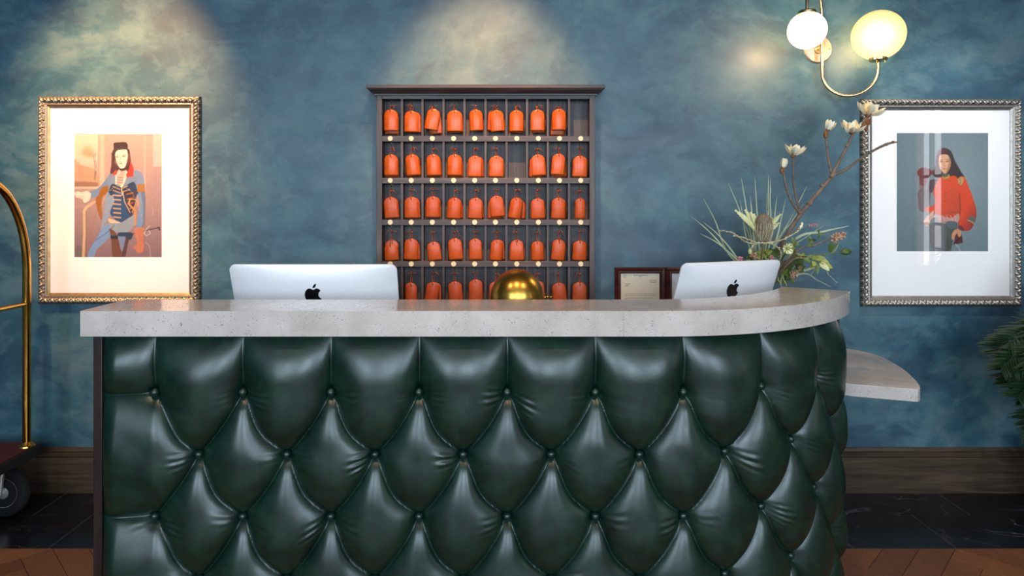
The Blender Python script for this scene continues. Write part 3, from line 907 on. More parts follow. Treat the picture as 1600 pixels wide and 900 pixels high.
for (r, c), (lean, second, drop, wf, side) in T.items():
    cx = tx(TAGX[c]) + rt.uniform(-0.002, 0.002)
    zt = 1.45 - (TOPY[r] + drop - 320) / 1000 * TY
    ln = math.radians(lean)
    w = 0.0655 * wf; hh = 0.104
    floor_ = lev[2 * r + 1] + 0.004            # keep clear of the rail below
    kindn = 'double' if second else 'single'
    root = thing('key_tag', 'orange leather %s%s key tag in the %s, %s pigeonhole from the left' % (NEAR.get((r, c), ''), kindn, ROWN[r], ORD[c]), 'key tag',
                 (cx, TY, ceil_z[r] - 0.014), 'leather key tags in the rack')
    mt = M['tan1'] if r < 2 else (M['tan2'] if r < 4 else M['tan3'])  # leather copies darken row by row, standing in for the lamp's falloff
    curl = rt.uniform(0.006, 0.013)
    # the flap is turned about the hole near its top
    hole = Vector((cx, TY - 0.016, zt - 0.013))
    tx0 = cx - 0.013 * math.sin(ln) * -1
    f = tongue(MB(), cx + 0.013 * math.sin(ln), TY - 0.016, zt, w, min(hh, zt - floor_), ln, curl)
    f = fit(f, c)
    o = f.build('front_flap', mt, root, angle=60)
    sm = o.modifiers.new('thick', 'SOLIDIFY'); sm.thickness = 0.003; sm.offset = -1
    if second:
        dx, dz, l2 = second
        l2 = math.radians(l2)
        b = tongue(MB(), cx + dx * 0.0016 + 0.013 * math.sin(l2), TY + 0.004, zt - dz * 0.0032 + 0.002, w * 0.98, min(hh, zt - dz * 0.0032 + 0.002 - floor_), l2 + (ln * 0.2), 0.006)
        b = fit(b, c)
        o = b.build('back_flap', M['tan2'] if r < 3 else M['tan3'], root, angle=60)  # back flaps take a shaded copy of the leather
        sm = o.modifiers.new('thick', 'SOLIDIFY'); sm.thickness = 0.003; sm.offset = -1
    ring = [(0.0034, 0.0006), (0.0046, -0.0006), (0.0034, -0.0016), (0.0026, -0.0006), (0.0034, 0.0006)]
    MB().lathe(ring, 14, (hole.x, TY - 0.0165 - curl - 0.001, hole.z), axis='Y', caps=False).build('eyelet', M['brass'], root)
    # thong: two strands from the hook through the hole, a knot and its loose ends
    zh = ceil_z[r] - 0.0228
    yf = TY - 0.019 - curl
    mb = MB()
    j1, j2 = rt.uniform(-.004, .004), rt.uniform(-.004, .004)
    mb.tube(smooth_path([(cx - 0.001, TY - 0.005, zh), (cx - 0.004 + j1, TY - 0.010, zh * 0.6 + zt * 0.4), (hole.x - 0.003, yf, zt + 0.004), (hole.x, yf - 0.001, hole.z + 0.001), (hole.x + 0.0005, yf + 0.006, hole.z - 0.001)], 5), 0.0029, 7, flat=0.6)
    mb.tube(smooth_path([(cx + 0.001, TY - 0.005, zh), (cx + 0.004 + j2, TY - 0.004, zh * 0.6 + zt * 0.4), (hole.x + 0.003, TY - 0.008, zt + 0.006), (hole.x, TY - 0.006, hole.z)], 5), 0.0027, 7, flat=0.6)
    kz = zh - rt.uniform(0.008, 0.016)
    mb.ball((cx, TY - 0.012, kz), 0.0052, 10, 6, (1.1, .8, .9))
    for sd in ((-1, 1) if side == 0 else (side, side)):
        e1 = rt.uniform(0.016, 0.032); dz = rt.uniform(-0.020, 0.006)
        mb.tube(smooth_path([(cx, TY - 0.012, kz), (cx + sd * e1 * 0.5, TY - 0.022, kz + rt.uniform(0, 0.006)), (cx + sd * e1, TY - 0.020, kz + dz)], 5), [0.0026, 0.0026, 0.0018], 7, flat=0.55)
    mb.build('thong', M['thong'], root)

# ------------------------------------------------------------------ framed portraits
def moulding(x0, x1, z0, z1, W, yw, depth, name, root, gold_cast):
    """carved frame: relief swept round four mitred sides; colour = wash darker in the hollows"""
    mb = MB(); cols = []
    sides = [((x0, z1), (1, 0), (0, -1), x1 - x0), ((x1, z1), (0, -1), (-1, 0), z1 - z0), ((x1, z0), (-1, 0), (0, 1), x1 - x0), ((x0, z0), (0, 1), (1, 0), z1 - z0)]
    hi = np.array(lin((212, 194, 168)) if gold_cast else lin((204, 196, 186)))  # both frames are silver; one has warm lamplight put into its colour
    lo = np.array(lin((46, 34, 24)) if gold_cast else lin((40, 36, 33)))
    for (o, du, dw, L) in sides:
        nu = int(L / 0.0022); nw = 22
        rows = []; cr = []
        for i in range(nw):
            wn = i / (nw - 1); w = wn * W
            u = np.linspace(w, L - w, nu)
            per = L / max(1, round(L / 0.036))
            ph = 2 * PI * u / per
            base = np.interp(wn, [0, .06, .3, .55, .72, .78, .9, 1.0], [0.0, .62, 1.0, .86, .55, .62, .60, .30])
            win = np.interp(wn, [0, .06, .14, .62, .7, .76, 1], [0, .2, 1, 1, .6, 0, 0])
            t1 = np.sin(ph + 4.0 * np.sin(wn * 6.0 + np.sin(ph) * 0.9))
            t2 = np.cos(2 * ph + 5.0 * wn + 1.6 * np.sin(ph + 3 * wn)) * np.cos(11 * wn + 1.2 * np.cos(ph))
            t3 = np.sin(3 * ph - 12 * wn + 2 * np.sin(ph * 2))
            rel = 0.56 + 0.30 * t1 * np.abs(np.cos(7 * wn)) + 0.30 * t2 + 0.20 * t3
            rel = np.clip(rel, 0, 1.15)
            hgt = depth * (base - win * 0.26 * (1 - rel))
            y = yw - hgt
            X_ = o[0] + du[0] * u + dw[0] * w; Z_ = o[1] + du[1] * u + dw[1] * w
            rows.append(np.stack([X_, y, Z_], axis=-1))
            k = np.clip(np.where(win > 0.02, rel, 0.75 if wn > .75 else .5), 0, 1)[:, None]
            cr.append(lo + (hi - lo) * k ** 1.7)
        mb.grid(np.array(rows))
        cols.append(np.array(cr).reshape(-1, 3))
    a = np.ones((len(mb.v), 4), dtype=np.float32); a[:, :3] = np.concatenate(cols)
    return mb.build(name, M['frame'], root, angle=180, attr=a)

def ring_xz(mb, x0, x1, z0, z1, a0, a1, b0, b1, yo, yi):
    """sloping rectangular ring from outer (x0..z1, depth yo) to inner (a0.., depth yi)"""
    O = [(x0, yo, z0), (x1, yo, z0), (x1, yo, z1), (x0, yo, z1)]; I = [(a0, yi, b0), (a1, yi, b0), (a1, yi, b1), (a0, yi, b1)]
    return mb.add(O + I, [(i, (i + 1) % 4, 4 + (i + 1) % 4, 4 + i) for i in range(4)])

class Canvas:
    """paints soft polygons on a grid of points (photograph pixels), for a printed picture"""
    def __init__(self, x0, x1, y0, y1, nx, ny):
        self.ext = (x0, x1, y0, y1); self.nx, self.ny = nx, ny
        self.gx, self.gy = np.meshgrid(np.linspace(x0, x1, nx), np.linspace(y0, y1, ny))
        self.c = np.zeros((ny, nx, 3)); self.px = (x1 - x0) / nx
    def bg(self, f): self.c[:] = f(self.gx, self.gy)
    def mask(self, pts):
        pts = np.array(pts, float); m = np.zeros_like(self.gx)
        for ox, oy in ((-.25, -.25), (.25, -.25), (-.25, .25), (.25, .25)):
            X = self.gx + ox * self.px; Y = self.gy + oy * self.px
            ins = np.zeros(X.shape, bool)
            for i in range(len(pts)):
                xa, ya = pts[i]; xb, yb = pts[i - 1]
                if ya == yb: continue
                c = ((ya > Y) != (yb > Y)) & (X < (xb - xa) * (Y - ya) / (yb - ya) + xa)
                ins ^= c
            m += ins * 0.25
        return m
    def poly(self, pts, col, alpha=1.0, smooth=True, shade=None):
        if smooth and len(pts) > 3: pts = [p for p in closed_smooth(pts, 3)]
        m = self.mask(pts)[..., None] * alpha
        col = np.array(lin(col))
        if shade is not None:
            c2, (ax, ay), (bx, by) = shade
            d = np.array([bx - ax, by - ay], float); t = np.clip(((self.gx - ax) * d[0] + (self.gy - ay) * d[1]) / (d @ d), 0, 1)[..., None]
            col = col * (1 - t) + np.array(lin(c2)) * t
        self.c = self.c * (1 - m) + col * m
    def line(self, pts, wd, col, alpha=1.0):
        pts = np.array(pts, float); d = np.full(self.gx.shape, 1e9)
        for i in range(len(pts) - 1):
            a, b = pts[i], pts[i + 1]; ab = b - a
            t = np.clip(((self.gx - a[0]) * ab[0] + (self.gy - a[1]) * ab[1]) / max(1e-9, ab @ ab), 0, 1)
            d = np.minimum(d, np.hypot(self.gx - a[0] - t * ab[0], self.gy - a[1] - t * ab[1]))
        m = (np.clip((wd / 2 - d) / 0.6 + 0.5, 0, 1) * alpha)[..., None]
        self.c = self.c * (1 - m) + np.array(lin(col)) * m
    def spot(self, x, y, rx, ry, col, alpha=1.0):
        m = (np.exp(-(((self.gx - x) / rx) ** 2 + ((self.gy - y) / ry) ** 2)) * alpha)[..., None]
        self.c = self.c * (1 - m) + np.array(lin(col)) * m
    def grain(self, amp, seed=1):
        g = np.random.default_rng(seed).normal(0, 1, self.gx.shape)
        g = (g + np.roll(g, 1, 0) + np.roll(g, 1, 1) + np.roll(g, 2, 1)) / 2
        self.c = np.clip(self.c * (1 + amp * g[..., None]), 0, 1)

def portrait_left():
    C = Canvas(116, 252.5, 210, 402, 190, 266)
    A = lambda x, y: (110 + x / 9, 205 + y / 9)
    B = lambda x, y: (110 + x / 8.18, 300 + y / 8.18)
    def bg(x, y):
        t = np.clip((y - 210) / 192, 0, 1)[..., None]
        return np.array(lin((206, 168, 150))) * (1 - t) + np.array(lin((140, 108, 108))) * t
    C.bg(bg)
    AA = lambda l: [A(*p) for p in l]; BB = lambda l: [B(*p) for p in l]
    # painted landscape and panelling behind
    C.poly(AA([(55, 45), (385, 45), (385, 780), (55, 780)]), (222, 206, 178), smooth=False, shade=((190, 146, 118), A(200, 300), A(200, 760)))
    C.poly(AA([(55, 400), (130, 470), (300, 520), (385, 600), (385, 780), (55, 780)]), (196, 150, 112), .8)
    C.spot(*A(240, 270), 11, 8, (190, 160, 110), .8); C.spot(*A(280, 330), 9, 5, (176, 142, 98), .7); C.spot(*A(220, 310), 9, 3, (170, 140, 100), .6)
    C.poly(AA([(100, 640), (105, 420), (120, 420), (125, 480), (180, 480), (190, 640)]), (206, 138, 112), .55, smooth=False)
    for q in ((320, 330, 350, 690), (345, 320, 330, 680), (370, 420, 345, 660)): C.line(AA([(q[0], q[1]), ((q[0] + q[2]) / 2 + 12, (q[1] + q[3]) / 2), (q[2], q[3])]), .9, (110, 80, 60), .7)
    C.poly(AA([(55, 700), (385, 720), (385, 780), (55, 780)]), (140, 100, 84), .7, smooth=False)
    C.poly(AA([(410, 45), (480, 45), (480, 800), (410, 800)]), (228, 190, 158), .8, smooth=False)
    C.poly(AA([(55, 780), (480, 780), (480, 810), (55, 810)]), (226, 192, 164), .8, smooth=False)
    C.poly(AA([(1030, 45), (1060, 45), (1060, 900), (1030, 900)]), (224, 186, 166), .55, smooth=False)
    C.poly(BB([(60, 240), (330, 240), (330, 258), (60, 258)]), (170, 140, 132), .8, smooth=False)
    C.poly(BB([(60, 170), (330, 170), (330, 200), (60, 200)]), (186, 152, 138), .5, smooth=False)
    C.poly(AA([(1150, 500), (1280, 470), (1280, 900), (1150, 900)]), (176, 142, 140), .5)
    C.poly(AA([(1160, 45), (1280, 45), (1280, 500), (1160, 500)]), (236, 214, 200), .5, smooth=False)
    # chair rail and arm post
    C.line(BB([(165, 830), (178, 500), (175, 240), (210, 190), (300, 130)]), 4.2, (216, 178, 132))
    C.line(BB([(190, 830), (200, 500), (196, 250)]), 1.2, (150, 106, 84), .8)
    # hair, coat, arms
    C.poly(AA([(600, 260), (575, 470), (560, 620), (660, 640), (860, 600), (880, 520), (850, 420), (810, 260)]), (84, 42, 28))
    C.poly(AA([(560, 600), (480, 700), (390, 800), (270, 850), (280, 900), (420, 905), (560, 780), (640, 700), (640, 620)]), (118, 142, 168))
    C.poly(BB([(330, 20), (200, 10), (215, 80), (330, 60)]), (118, 140, 166))
    C.poly(AA([(880, 560), (980, 570), (1030, 660), (1045, 900), (930, 900), (900, 760)]), (132, 148, 172))
    C.poly(BB([(860, 0), (955, 0), (950, 300), (920, 450), (840, 455), (860, 300), (890, 150)]), (122, 150, 180))
    C.poly(BB([(900, 0), (955, 0), (950, 440), (915, 450), (930, 200)]), (100, 84, 92), .55)
    C.poly(BB([(470, 0), (640, 0), (560, 180), (480, 330), (400, 470), (390, 440), (430, 250)]), (142, 156, 172))
    C.poly(AA([(560, 620), (900, 620), (930, 760), (930, 900), (520, 900), (540, 740)]), (128, 146, 166))
    # waistcoat and belt lines
    C.poly(AA([(585, 740), (720, 790), (880, 710), (930, 800), (925, 900), (560, 900)]), (42, 58, 88))
    C.poly(BB([(560, 0), (830, 0), (820, 120), (790, 300), (640, 390), (520, 300), (510, 240), (560, 120)]), (44, 74, 112))
    C.poly(BB([(690, 0), (840, 0), (820, 160), (790, 310), (740, 270), (700, 150)]), (66, 44, 48), .85)
    for (x0, y0, x1, y1) in ((600, 780, 700, 820), (740, 800, 800, 770), (600, 830, 700, 870), (740, 850, 830, 820)):
        C.line([A(x0, y0), A(x1, y1)], 1.6, (196, 156, 110), .9)
    for k in range(6):
        yy = 40 + k * 56
        C.line([B(545 + k * 2, yy), B(640, yy + 8)], 2.2, (206, 164, 112), .9)
    for k in range(4): C.line([B(720 + k * 10, 30 + k * 62), B(800, 10 + k * 62)], 2.0, (176, 110, 70), .8)
    C.line(AA([(720, 780), (725, 900)]), 1.4, (226, 196, 156)); C.line(BB([(670, 0), (690, 120), (760, 260)]), 1.3, (206, 176, 140))
    # shirt, collar, lapels
    C.poly(AA([(680, 540), (780, 540), (800, 620), (740, 760), (650, 740), (630, 640)]), (206, 176, 150))
    C.line(AA([(790, 580), (750, 700), (718, 780)]), 3.0, (238, 222, 196)); C.line(AA([(690, 570), (640, 640), (640, 740)]), 2.2, (232, 214, 190))
    for k in range(3): C.line([A(660, 650 + 35 * k), A(740, 655 + 35 * k)], 1.4, (120, 100, 110), .7)
    C.poly(AA([(840, 420), (890, 520), (885, 640), (790, 650), (780, 610), (830, 520)]), (222, 60, 30), smooth=False)
    C.poly(AA([(640, 540), (600, 590), (580, 630), (640, 610), (660, 590)]), (226, 66, 34), smooth=False)
    C.poly(AA([(700, 515), (800, 480), (790, 540), (710, 560)]), (70, 40, 36))
    # face
    C.poly(AA([(625, 250), (800, 240), (815, 330), (800, 430), (760, 510), (700, 520), (655, 450), (630, 350)]), (246, 224, 196))
    C.poly(AA([(790, 250), (830, 300), (830, 420), (770, 520), (790, 430), (805, 340)]), (120, 62, 36), .9)
    C.spot(*A(655, 360), 2.6, 1.2, (92, 60, 46), .9); C.spot(*A(748, 352), 2.8, 1.2, (92, 60, 46), .9)
    C.line(AA([(640, 338), (675, 332)]), .8, (140, 96, 66), .7); C.line(AA([(725, 328), (775, 332)]), .8, (140, 96, 66), .7)
    C.line(AA([(705, 360), (695, 420), (715, 432)]), .9, (206, 150, 116), .8); C.spot(*A(706, 452), 2.9, 1.1, (196, 84, 66), .95)
    C.spot(*A(660, 430), 3.2, 3.6, (236, 190, 160), .5)
    # hat
    C.poly(AA([(610, 165), (700, 155), (790, 160), (803, 245), (720, 255), (640, 268), (612, 300), (608, 220)]), (66, 38, 24))
    C.poly(AA([(565, 305), (610, 318), (640, 262), (800, 240), (835, 295), (815, 325), (800, 262), (700, 262), (645, 280), (615, 345)]), (52, 30, 20))
    C.line(AA([(612, 262), (700, 240), (800, 232)]), 1.0, (116, 72, 46), .8)
    # hands, gold sleeve bands
    C.poly(AA([(935, 750), (1045, 745), (1040, 855), (940, 855)]), (176, 116, 34), smooth=False)
    C.poly(AA([(430, 800), (525, 770), (530, 830), (480, 900), (400, 900)]), (160, 100, 34))
    C.poly(BB([(330, 60), (420, 20), (470, 0), (400, 90), (405, 340), (370, 320), (330, 150)]), (160, 98, 40))
    C.poly(AA([(90, 845), (160, 860), (240, 840), (285, 900), (60, 900)]), (240, 214, 188)); C.poly(BB([(60, 60), (150, 20), (250, 10), (250, 90), (180, 140), (150, 90)]), (238, 214, 190))
    for k in range(3): C.line([B(90, 60 + 14 * k), B(160, 50 + 22 * k)], .7, (190, 150, 124), .8)
    # breeches, boots, sword
    C.poly(BB([(400, 470), (500, 390), (650, 390), (640, 480), (520, 560), (430, 650), (330, 740), (300, 830), (225, 830), (240, 740), (330, 600)]), (124, 154, 190))
    C.poly(BB([(500, 390), (640, 390), (700, 360), (815, 300), (810, 430), (720, 520), (600, 520), (520, 480)]), (146, 156, 160))
    C.poly(BB([(480, 340), (560, 360), (640, 390), (560, 400), (500, 390)]), (222, 190, 154))
    C.poly(BB([(495, 470), (520, 600), (540, 830), (650, 830), (620, 640), (600, 560), (560, 500)]), (116, 70, 44))
    C.poly(BB([(700, 560), (790, 540), (740, 640), (700, 830), (650, 830), (680, 640)]), (92, 60, 54))
    C.poly(BB([(610, 560), (700, 570), (690, 660), (660, 760), (630, 660)]), (124, 140, 172), .9)
    C.poly(BB([(512, 560), (610, 555), (605, 600), (515, 600)]), (38, 36, 44), smooth=False); C.poly(BB([(610, 520), (720, 515), (800, 530), (770, 610), (700, 570), (615, 565)]), (40, 60, 86))
    C.line(BB([(330, 610), (440, 540), (560, 430)]), 1.0, (60, 60, 76), .7); C.line(BB([(720, 560), (900, 505), (1130, 455)]), 1.5, (58, 40, 48)); C.line(BB([(1130, 450), (1138, 485)]), 2.2, (52, 34, 44))
    C.line(BB([(750, 90), (830, 95), (880, 150), (820, 180), (790, 260)]), 1.5, (206, 150, 92)); C.line(BB([(760, 100), (740, 150), (830, 240), (825, 420)]), 2.4, (210, 146, 78))
    C.poly(BB([(830, 460), (940, 460), (930, 540), (920, 760), (840, 760), (850, 640), (820, 540)]), (206, 124, 88), .9)
    C.poly(BB([(800, 700), (930, 640), (920, 770), (850, 750)]), (206, 124, 92), .8)
    C.line(BB([(1010, 430), (960, 490), (940, 530), (970, 560), (1020, 530), (1000, 490)]), 1.2, (214, 196, 190), .8)
    C.line(BB([(960, 640), (1010, 690), (1025, 830)]), 1.3, (206, 176, 170), .6); C.line(BB([(1030, 190), (1060, 230), (1045, 300)]), 1.0, (206, 176, 170), .6)
    C.poly(BB([(70, 700), (140, 690), (140, 830), (70, 830)]), (110, 104, 92), .6)
    C.c *= np.array([0.66, 0.74, 0.84])
    C.grain(0.025, 4)
    return C

def portrait_right():
    C = Canvas(1401.3, 1544, 208.3, 392.8, 200, 258)
    A = lambda x, y: (1395 + x / 9, 200 + y / 9)
    B = lambda x, y: (1395 + x / 8.574, 295 + y / 8.571)
    def bg(x, y):
        r = np.hypot((x - 1500) / 90, (y - 290) / 120)
        t = np.clip(r * 0.8, 0, 1)[..., None]
        return np.array(lin((134, 150, 152))) * (1 - t) + np.array(lin((98, 118, 124))) * t
    C.bg(bg)
    AA = lambda l: [A(*p) for p in l]; BB = lambda l: [B(*p) for p in l]
    # raised glove on the left
    C.poly(AA([(380, 690), (475, 690), (465, 810), (460, 900), (390, 900), (375, 790)]), (110, 94, 88))
    C.poly(AA([(350, 600), (400, 560), (460, 555), (530, 585), (545, 650), (500, 700), (475, 800), (385, 800), (375, 690), (345, 650)]), (104, 36, 32))
    C.poly(AA([(540, 600), (640, 570), (640, 640), (560, 660)]), (96, 36, 38), .9)
    C.poly(BB([(345, 20), (495, 15), (500, 150), (460, 300), (360, 290), (340, 150)]), (92, 84, 82), .9)
    # hair
    C.poly(AA([(610, 420), (640, 330), (700, 285), (760, 285), (830, 340), (870, 450), (960, 610), (1010, 690), (940, 720), (820, 690), (620, 700), (560, 640), (600, 560)]), (58, 44, 42))
    C.poly(AA([(610, 430), (650, 320), (700, 285), (740, 285), (760, 340), (690, 360), (650, 420), (640, 520), (600, 560)]), (108, 42, 58), .7)
    # jacket body and sleeve
    C.poly(AA([(620, 720), (700, 690), (800, 680), (900, 690), (940, 900), (560, 900), (590, 800)]), (222, 78, 36))
    C.poly(BB([(560, 0), (900, 0), (905, 200), (890, 370), (780, 400), (600, 340), (430, 300), (450, 250), (570, 200)]), (222, 74, 34), shade=((196, 66, 34), B(600, 200), B(860, 380)))
    C.poly(AA([(520, 740), (620, 710), (640, 720), (600, 800), (560, 900), (500, 900), (490, 820)]), (76, 60, 68))
    C.poly(AA([(930, 700), (1010, 690), (1080, 860), (1090, 900), (930, 900), (900, 800)]), (222, 74, 34))
    C.poly(BB([(890, 0), (1020, 0), (1070, 110), (1120, 280), (1110, 420), (1050, 540), (960, 565), (880, 500), (890, 400), (910, 250)]), (224, 70, 30), shade=((150, 44, 30), B(960, 300), B(1120, 400)))
    C.line(BB([(890, 60), (910, 250), (880, 480)]), 2.2, (150, 52, 30), .8)
    C.poly(BB([(1000, 400), (1060, 360), (1105, 380), (1090, 460), (1010, 430)]), (92, 96, 88), .9)
    C.line(BB([(1000, 420), (1060, 440), (1090, 470)]), 1.0, (206, 190, 160), .8)
    C.poly(BB([(880, 490), (930, 500), (960, 560), (920, 560), (880, 530)]), (112, 44, 44))
    # epaulette, collar
    C.poly(AA([(920, 710), (980, 690), (1000, 730), (970, 800), (930, 790)]), (196, 150, 90)); C.line(AA([(940, 710), (960, 760), (935, 800)]), 1.2, (120, 80, 50), .8)
    C.poly(AA([(690, 690), (740, 650), (790, 650), (800, 690), (740, 720)]), (176, 140, 60)); C.poly(AA([(690, 640), (770, 640), (780, 670), (720, 690)]), (86, 84, 70))
    # face
    C.poly(AA([(655, 400), (700, 372), (770, 378), (810, 440), (815, 520), (790, 590), (745, 640), (700, 620), (665, 560), (648, 480)]), (224, 168, 128))
    C.poly(AA([(780, 400), (815, 450), (815, 540), (780, 610), (745, 640), (770, 560), (790, 480)]), (166, 104, 74), .75)
    C.spot(*A(680, 472), 2.3, 1.1, (62, 40, 36), .95); C.spot(*A(768, 470), 2.5, 1.1, (62, 40, 36), .95)
    C.line(AA([(660, 452), (700, 446)]), .8, (90, 60, 48), .9); C.line(AA([(745, 442), (795, 450)]), .8, (90, 60, 48), .9)
    C.line(AA([(722, 470), (716, 530), (740, 540)]), .9, (176, 112, 80), .8); C.spot(*A(726, 573), 3.4, 1.1, (184, 76, 66), .95)
    C.spot(*A(690, 540), 3, 3, (236, 186, 150), .5)
    # buttons, lace and belt
    for (x, y) in ((710, 55), (700, 108), (693, 170)): C.spot(*B(x, y), .9, .9, (90, 40, 30), .95)
    C.spot(*A(800, 745), .9, .9, (90, 40, 30), .9)
    C.poly(BB([(600, 350), (780, 390), (880, 330), (880, 440), (700, 470), (600, 420)]), (196, 140, 128), .9)
    for k in range(5): C.line([B(610 + 55 * k, 350 + 8 * (k % 2)), B(650 + 50 * k, 420)], .9, (226, 190, 176), .7)
    C.line(BB([(720, 330), (890, 300)]), 1.5, (150, 70, 50), .8)
    # left hand on hip
    C.poly(BB([(415, 430), (460, 370), (550, 290), (545, 340), (590, 370), (520, 400), (480, 490), (425, 480)]), (222, 178, 158))
    C.line(BB([(480, 410), (550, 350)]), .7, (170, 120, 104), .8); C.line(BB([(500, 430), (580, 370)]), .7, (170, 120, 104), .8)
    # breeches and right hand with hat
    C.poly(BB([(700, 470), (840, 440), (870, 500), (830, 600), (800, 740), (770, 838), (700, 838)]), (74, 80, 72))
    C.poly(BB([(500, 480), (700, 470), (705, 838), (560, 838), (500, 700)]), (98, 96, 98), .7)
    C.poly(BB([(700, 450), (840, 440), (850, 530), (760, 530)]), (84, 104, 108), .8)
    C.poly(BB([(840, 620), (910, 580), (940, 700), (930, 725), (815, 745), (830, 690)]), (80, 34, 38))
    C.poly(BB([(800, 590), (840, 545), (900, 555), (920, 610), (890, 650), (870, 610), (850, 600), (830, 650), (800, 690), (790, 640)]), (206, 140, 92))
    C.line(BB([(865, 560), (870, 640)]), .8, (140, 84, 54), .8)
    C.line(BB([(840, 740), (880, 780), (905, 830)]), 1.6, (176, 178, 176), .7)
    C.poly(AA([(1330, 75), (1342, 75), (1342, 900), (1330, 900)]), (80, 96, 102), .5, smooth=False)
    C.c *= 0.86
    C.grain(0.02, 9)
    return C

def portrait(px0, px1, py0, py1, W, mat_in, canvas, lip, gold_cast, label):
    Yf = 3.212
    p0 = P(px0, py1, Yf); p1 = P(px1, py0, Yf)
    x0, x1, z0, z1 = p0.x, p1.x, p0.z, p1.z
    root = thing('portrait_picture', label, 'picture', ((x0 + x1) / 2, 3.239, z0))
    yw = 3.2395
    moulding(x0, x1, z0, z1, W, yw, 0.036, 'frame', root, gold_cast)
    MB().box(x0 + 0.004, x1 - 0.004, yw - 0.006, yw, z0 + 0.004, z1 - 0.004).build('backing_board', M['desk'], root, smooth=False)
    il = 0.008
    a0, a1, b0, b1 = x0 + W, x1 - W, z0 + W, z1 - W
    l_ = MB()
    ring_xz(l_, a0 - 0.001, a1 + 0.001, b0 - 0.001, b1 + 0.001, a0 + il, a1 - il, b0 + il, b1 - il, yw - 0.019, yw - 0.013)
    ring_xz(l_, a0 + il, a1 - il, b0 + il, b1 - il, a0 + il, a1 - il, b0 + il, b1 - il, yw - 0.013, yw - 0.008)
    l_.build('inner_lip', lip, root, smooth=False)
    cx0, cx1, cy0, cy1 = canvas.ext
    q0 = P(cx0, cy1, 3.231); q1 = P(cx1, cy0, 3.231)
    m = MB()
    ring_xz(m, a0 - 0.003, a1 + 0.003, b0 - 0.003, b1 + 0.003, q0.x - 0.0025, q1.x + 0.0025, q0.z - 0.0025, q1.z + 0.0025, yw - 0.0095, yw - 0.0095)
    ring_xz(m, q0.x - 0.0025, q1.x + 0.0025, q0.z - 0.0025, q1.z + 0.0025, q0.x, q1.x, q0.z, q1.z, yw - 0.0095, yw - 0.0078)
    m.build('mat_board', M['mat'], root, smooth=False)
    ny, nx = canvas.gx.shape
    X_ = np.linspace(q0.x, q1.x, nx)[None, :].repeat(ny, 0); Z_ = np.linspace(q1.z, q0.z, ny)[:, None].repeat(nx, 1)
    g_ = MB().grid(np.stack([X_, np.full_like(X_, yw - 0.0078), Z_], axis=-1)[:, ::-1])
    col = np.ones((ny, nx, 4), dtype=np.float32); col[..., :3] = canvas.c[:, ::-1]
    g_.build('print', M['print'], root, smooth=False, attr=col.reshape(-1, 4))
    MB().box(a0 - 0.0005, a1 + 0.0005, yw - 0.0125, yw - 0.0105, b0 - 0.0005, b1 + 0.0005).build('glass', M['glass'], root, smooth=False)
    return root
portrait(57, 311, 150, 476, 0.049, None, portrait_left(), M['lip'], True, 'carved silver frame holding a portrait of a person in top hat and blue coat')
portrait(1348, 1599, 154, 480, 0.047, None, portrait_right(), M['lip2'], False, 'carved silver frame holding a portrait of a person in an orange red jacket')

# ------------------------------------------------------------------ small framed certificates on the wall
def certificate(px0, px1, py0, label, paper, seal):
    Yf = 3.222
    a = P(px0, py0, Yf); b = P(px1, py0, Yf)
    x0, x1, z1 = a.x, b.x, a.z; z0 = z1 - 0.325; fw = 0.030
    root = thing('framed_certificate', label, 'certificate', ((x0 + x1) / 2, 3.239, z0))
    mb = MB()
    for (o_, i_, yo, yi) in ((0, 0, 3.2395, 3.224), (0, 0.008, 3.224, 3.218), (0.008, 0.018, 3.218, 3.222), (0.018, 0.024, 3.222, 3.220), (0.024, fw, 3.220, 3.227), (fw, fw, 3.227, 3.234)):
        ring_xz(mb, x0 + o_, x1 - o_, z0 + o_, z1 - o_, x0 + i_, x1 - i_, z0 + i_, z1 - i_, yo, yi)
    mb.build('frame', M['mahogany'], root, smooth=False)
    MB().box(x0 + 0.003, x1 - 0.003, 3.233, 3.2395, z0 + 0.003, z1 - 0.003).build('paper_sheet', paper, root, smooth=False)
    t_ = MB(); X0 = x0 + fw + 0.012; X1 = x1 - fw - 0.012; Wd = X1 - X0
    def bar(u0, u1, dz, th=0.0016): t_.box(X0 + u0 * Wd, X0 + u1 * Wd, 3.2324, 3.2331, z1 - fw - dz - th, z1 - fw - dz)
    bar(0.30, 0.72, 0.010, 0.0022); bar(0.45, 0.55, 0.017)
    for k in range(3): bar(0.06, 0.22 - 0.03 * k, 0.052 + 0.006 * k); bar(0.78, 0.98, 0.034 + 0.006 * k)
    bar(0.05, 0.98, 0.104, 0.001); bar(0.05, 0.98, 0.112, 0.001)
    for k in range(10): bar(0.05, 0.9 - 0.1 * (k % 3), 0.125 + k * 0.010)
    if seal: t_.lathe([(0.0085, 0.0), (0.009, -0.0004), (0.0095, 0.0)], 20, (X0 + 0.010, 3.2328, z1 - fw - 0.014), axis='Y', caps=False); t_.lathe([(0.004, 0.0), (0.0045, -0.0004), (0.005, 0.0)], 16, (X0 + 0.010, 3.2328, z1 - fw - 0.014), axis='Y', caps=False)
    t_.build('print', M['ink'], root, smooth=False)
    MB().box(x0 + fw - 0.002, x1 - fw + 0.002, 3.2285, 3.2305, z0 + fw - 0.002, z1 - fw + 0.002).build('glass', M['glass'], root, smooth=False)
certificate(961, 1040.5, 418, 'dark mahogany frame with a cream printed certificate between key rack and right computer', M['paper'], True)
certificate(1041, 1120, 418, 'dark mahogany frame with a white sheet mostly hidden behind the right computer', M['paper2'], False)
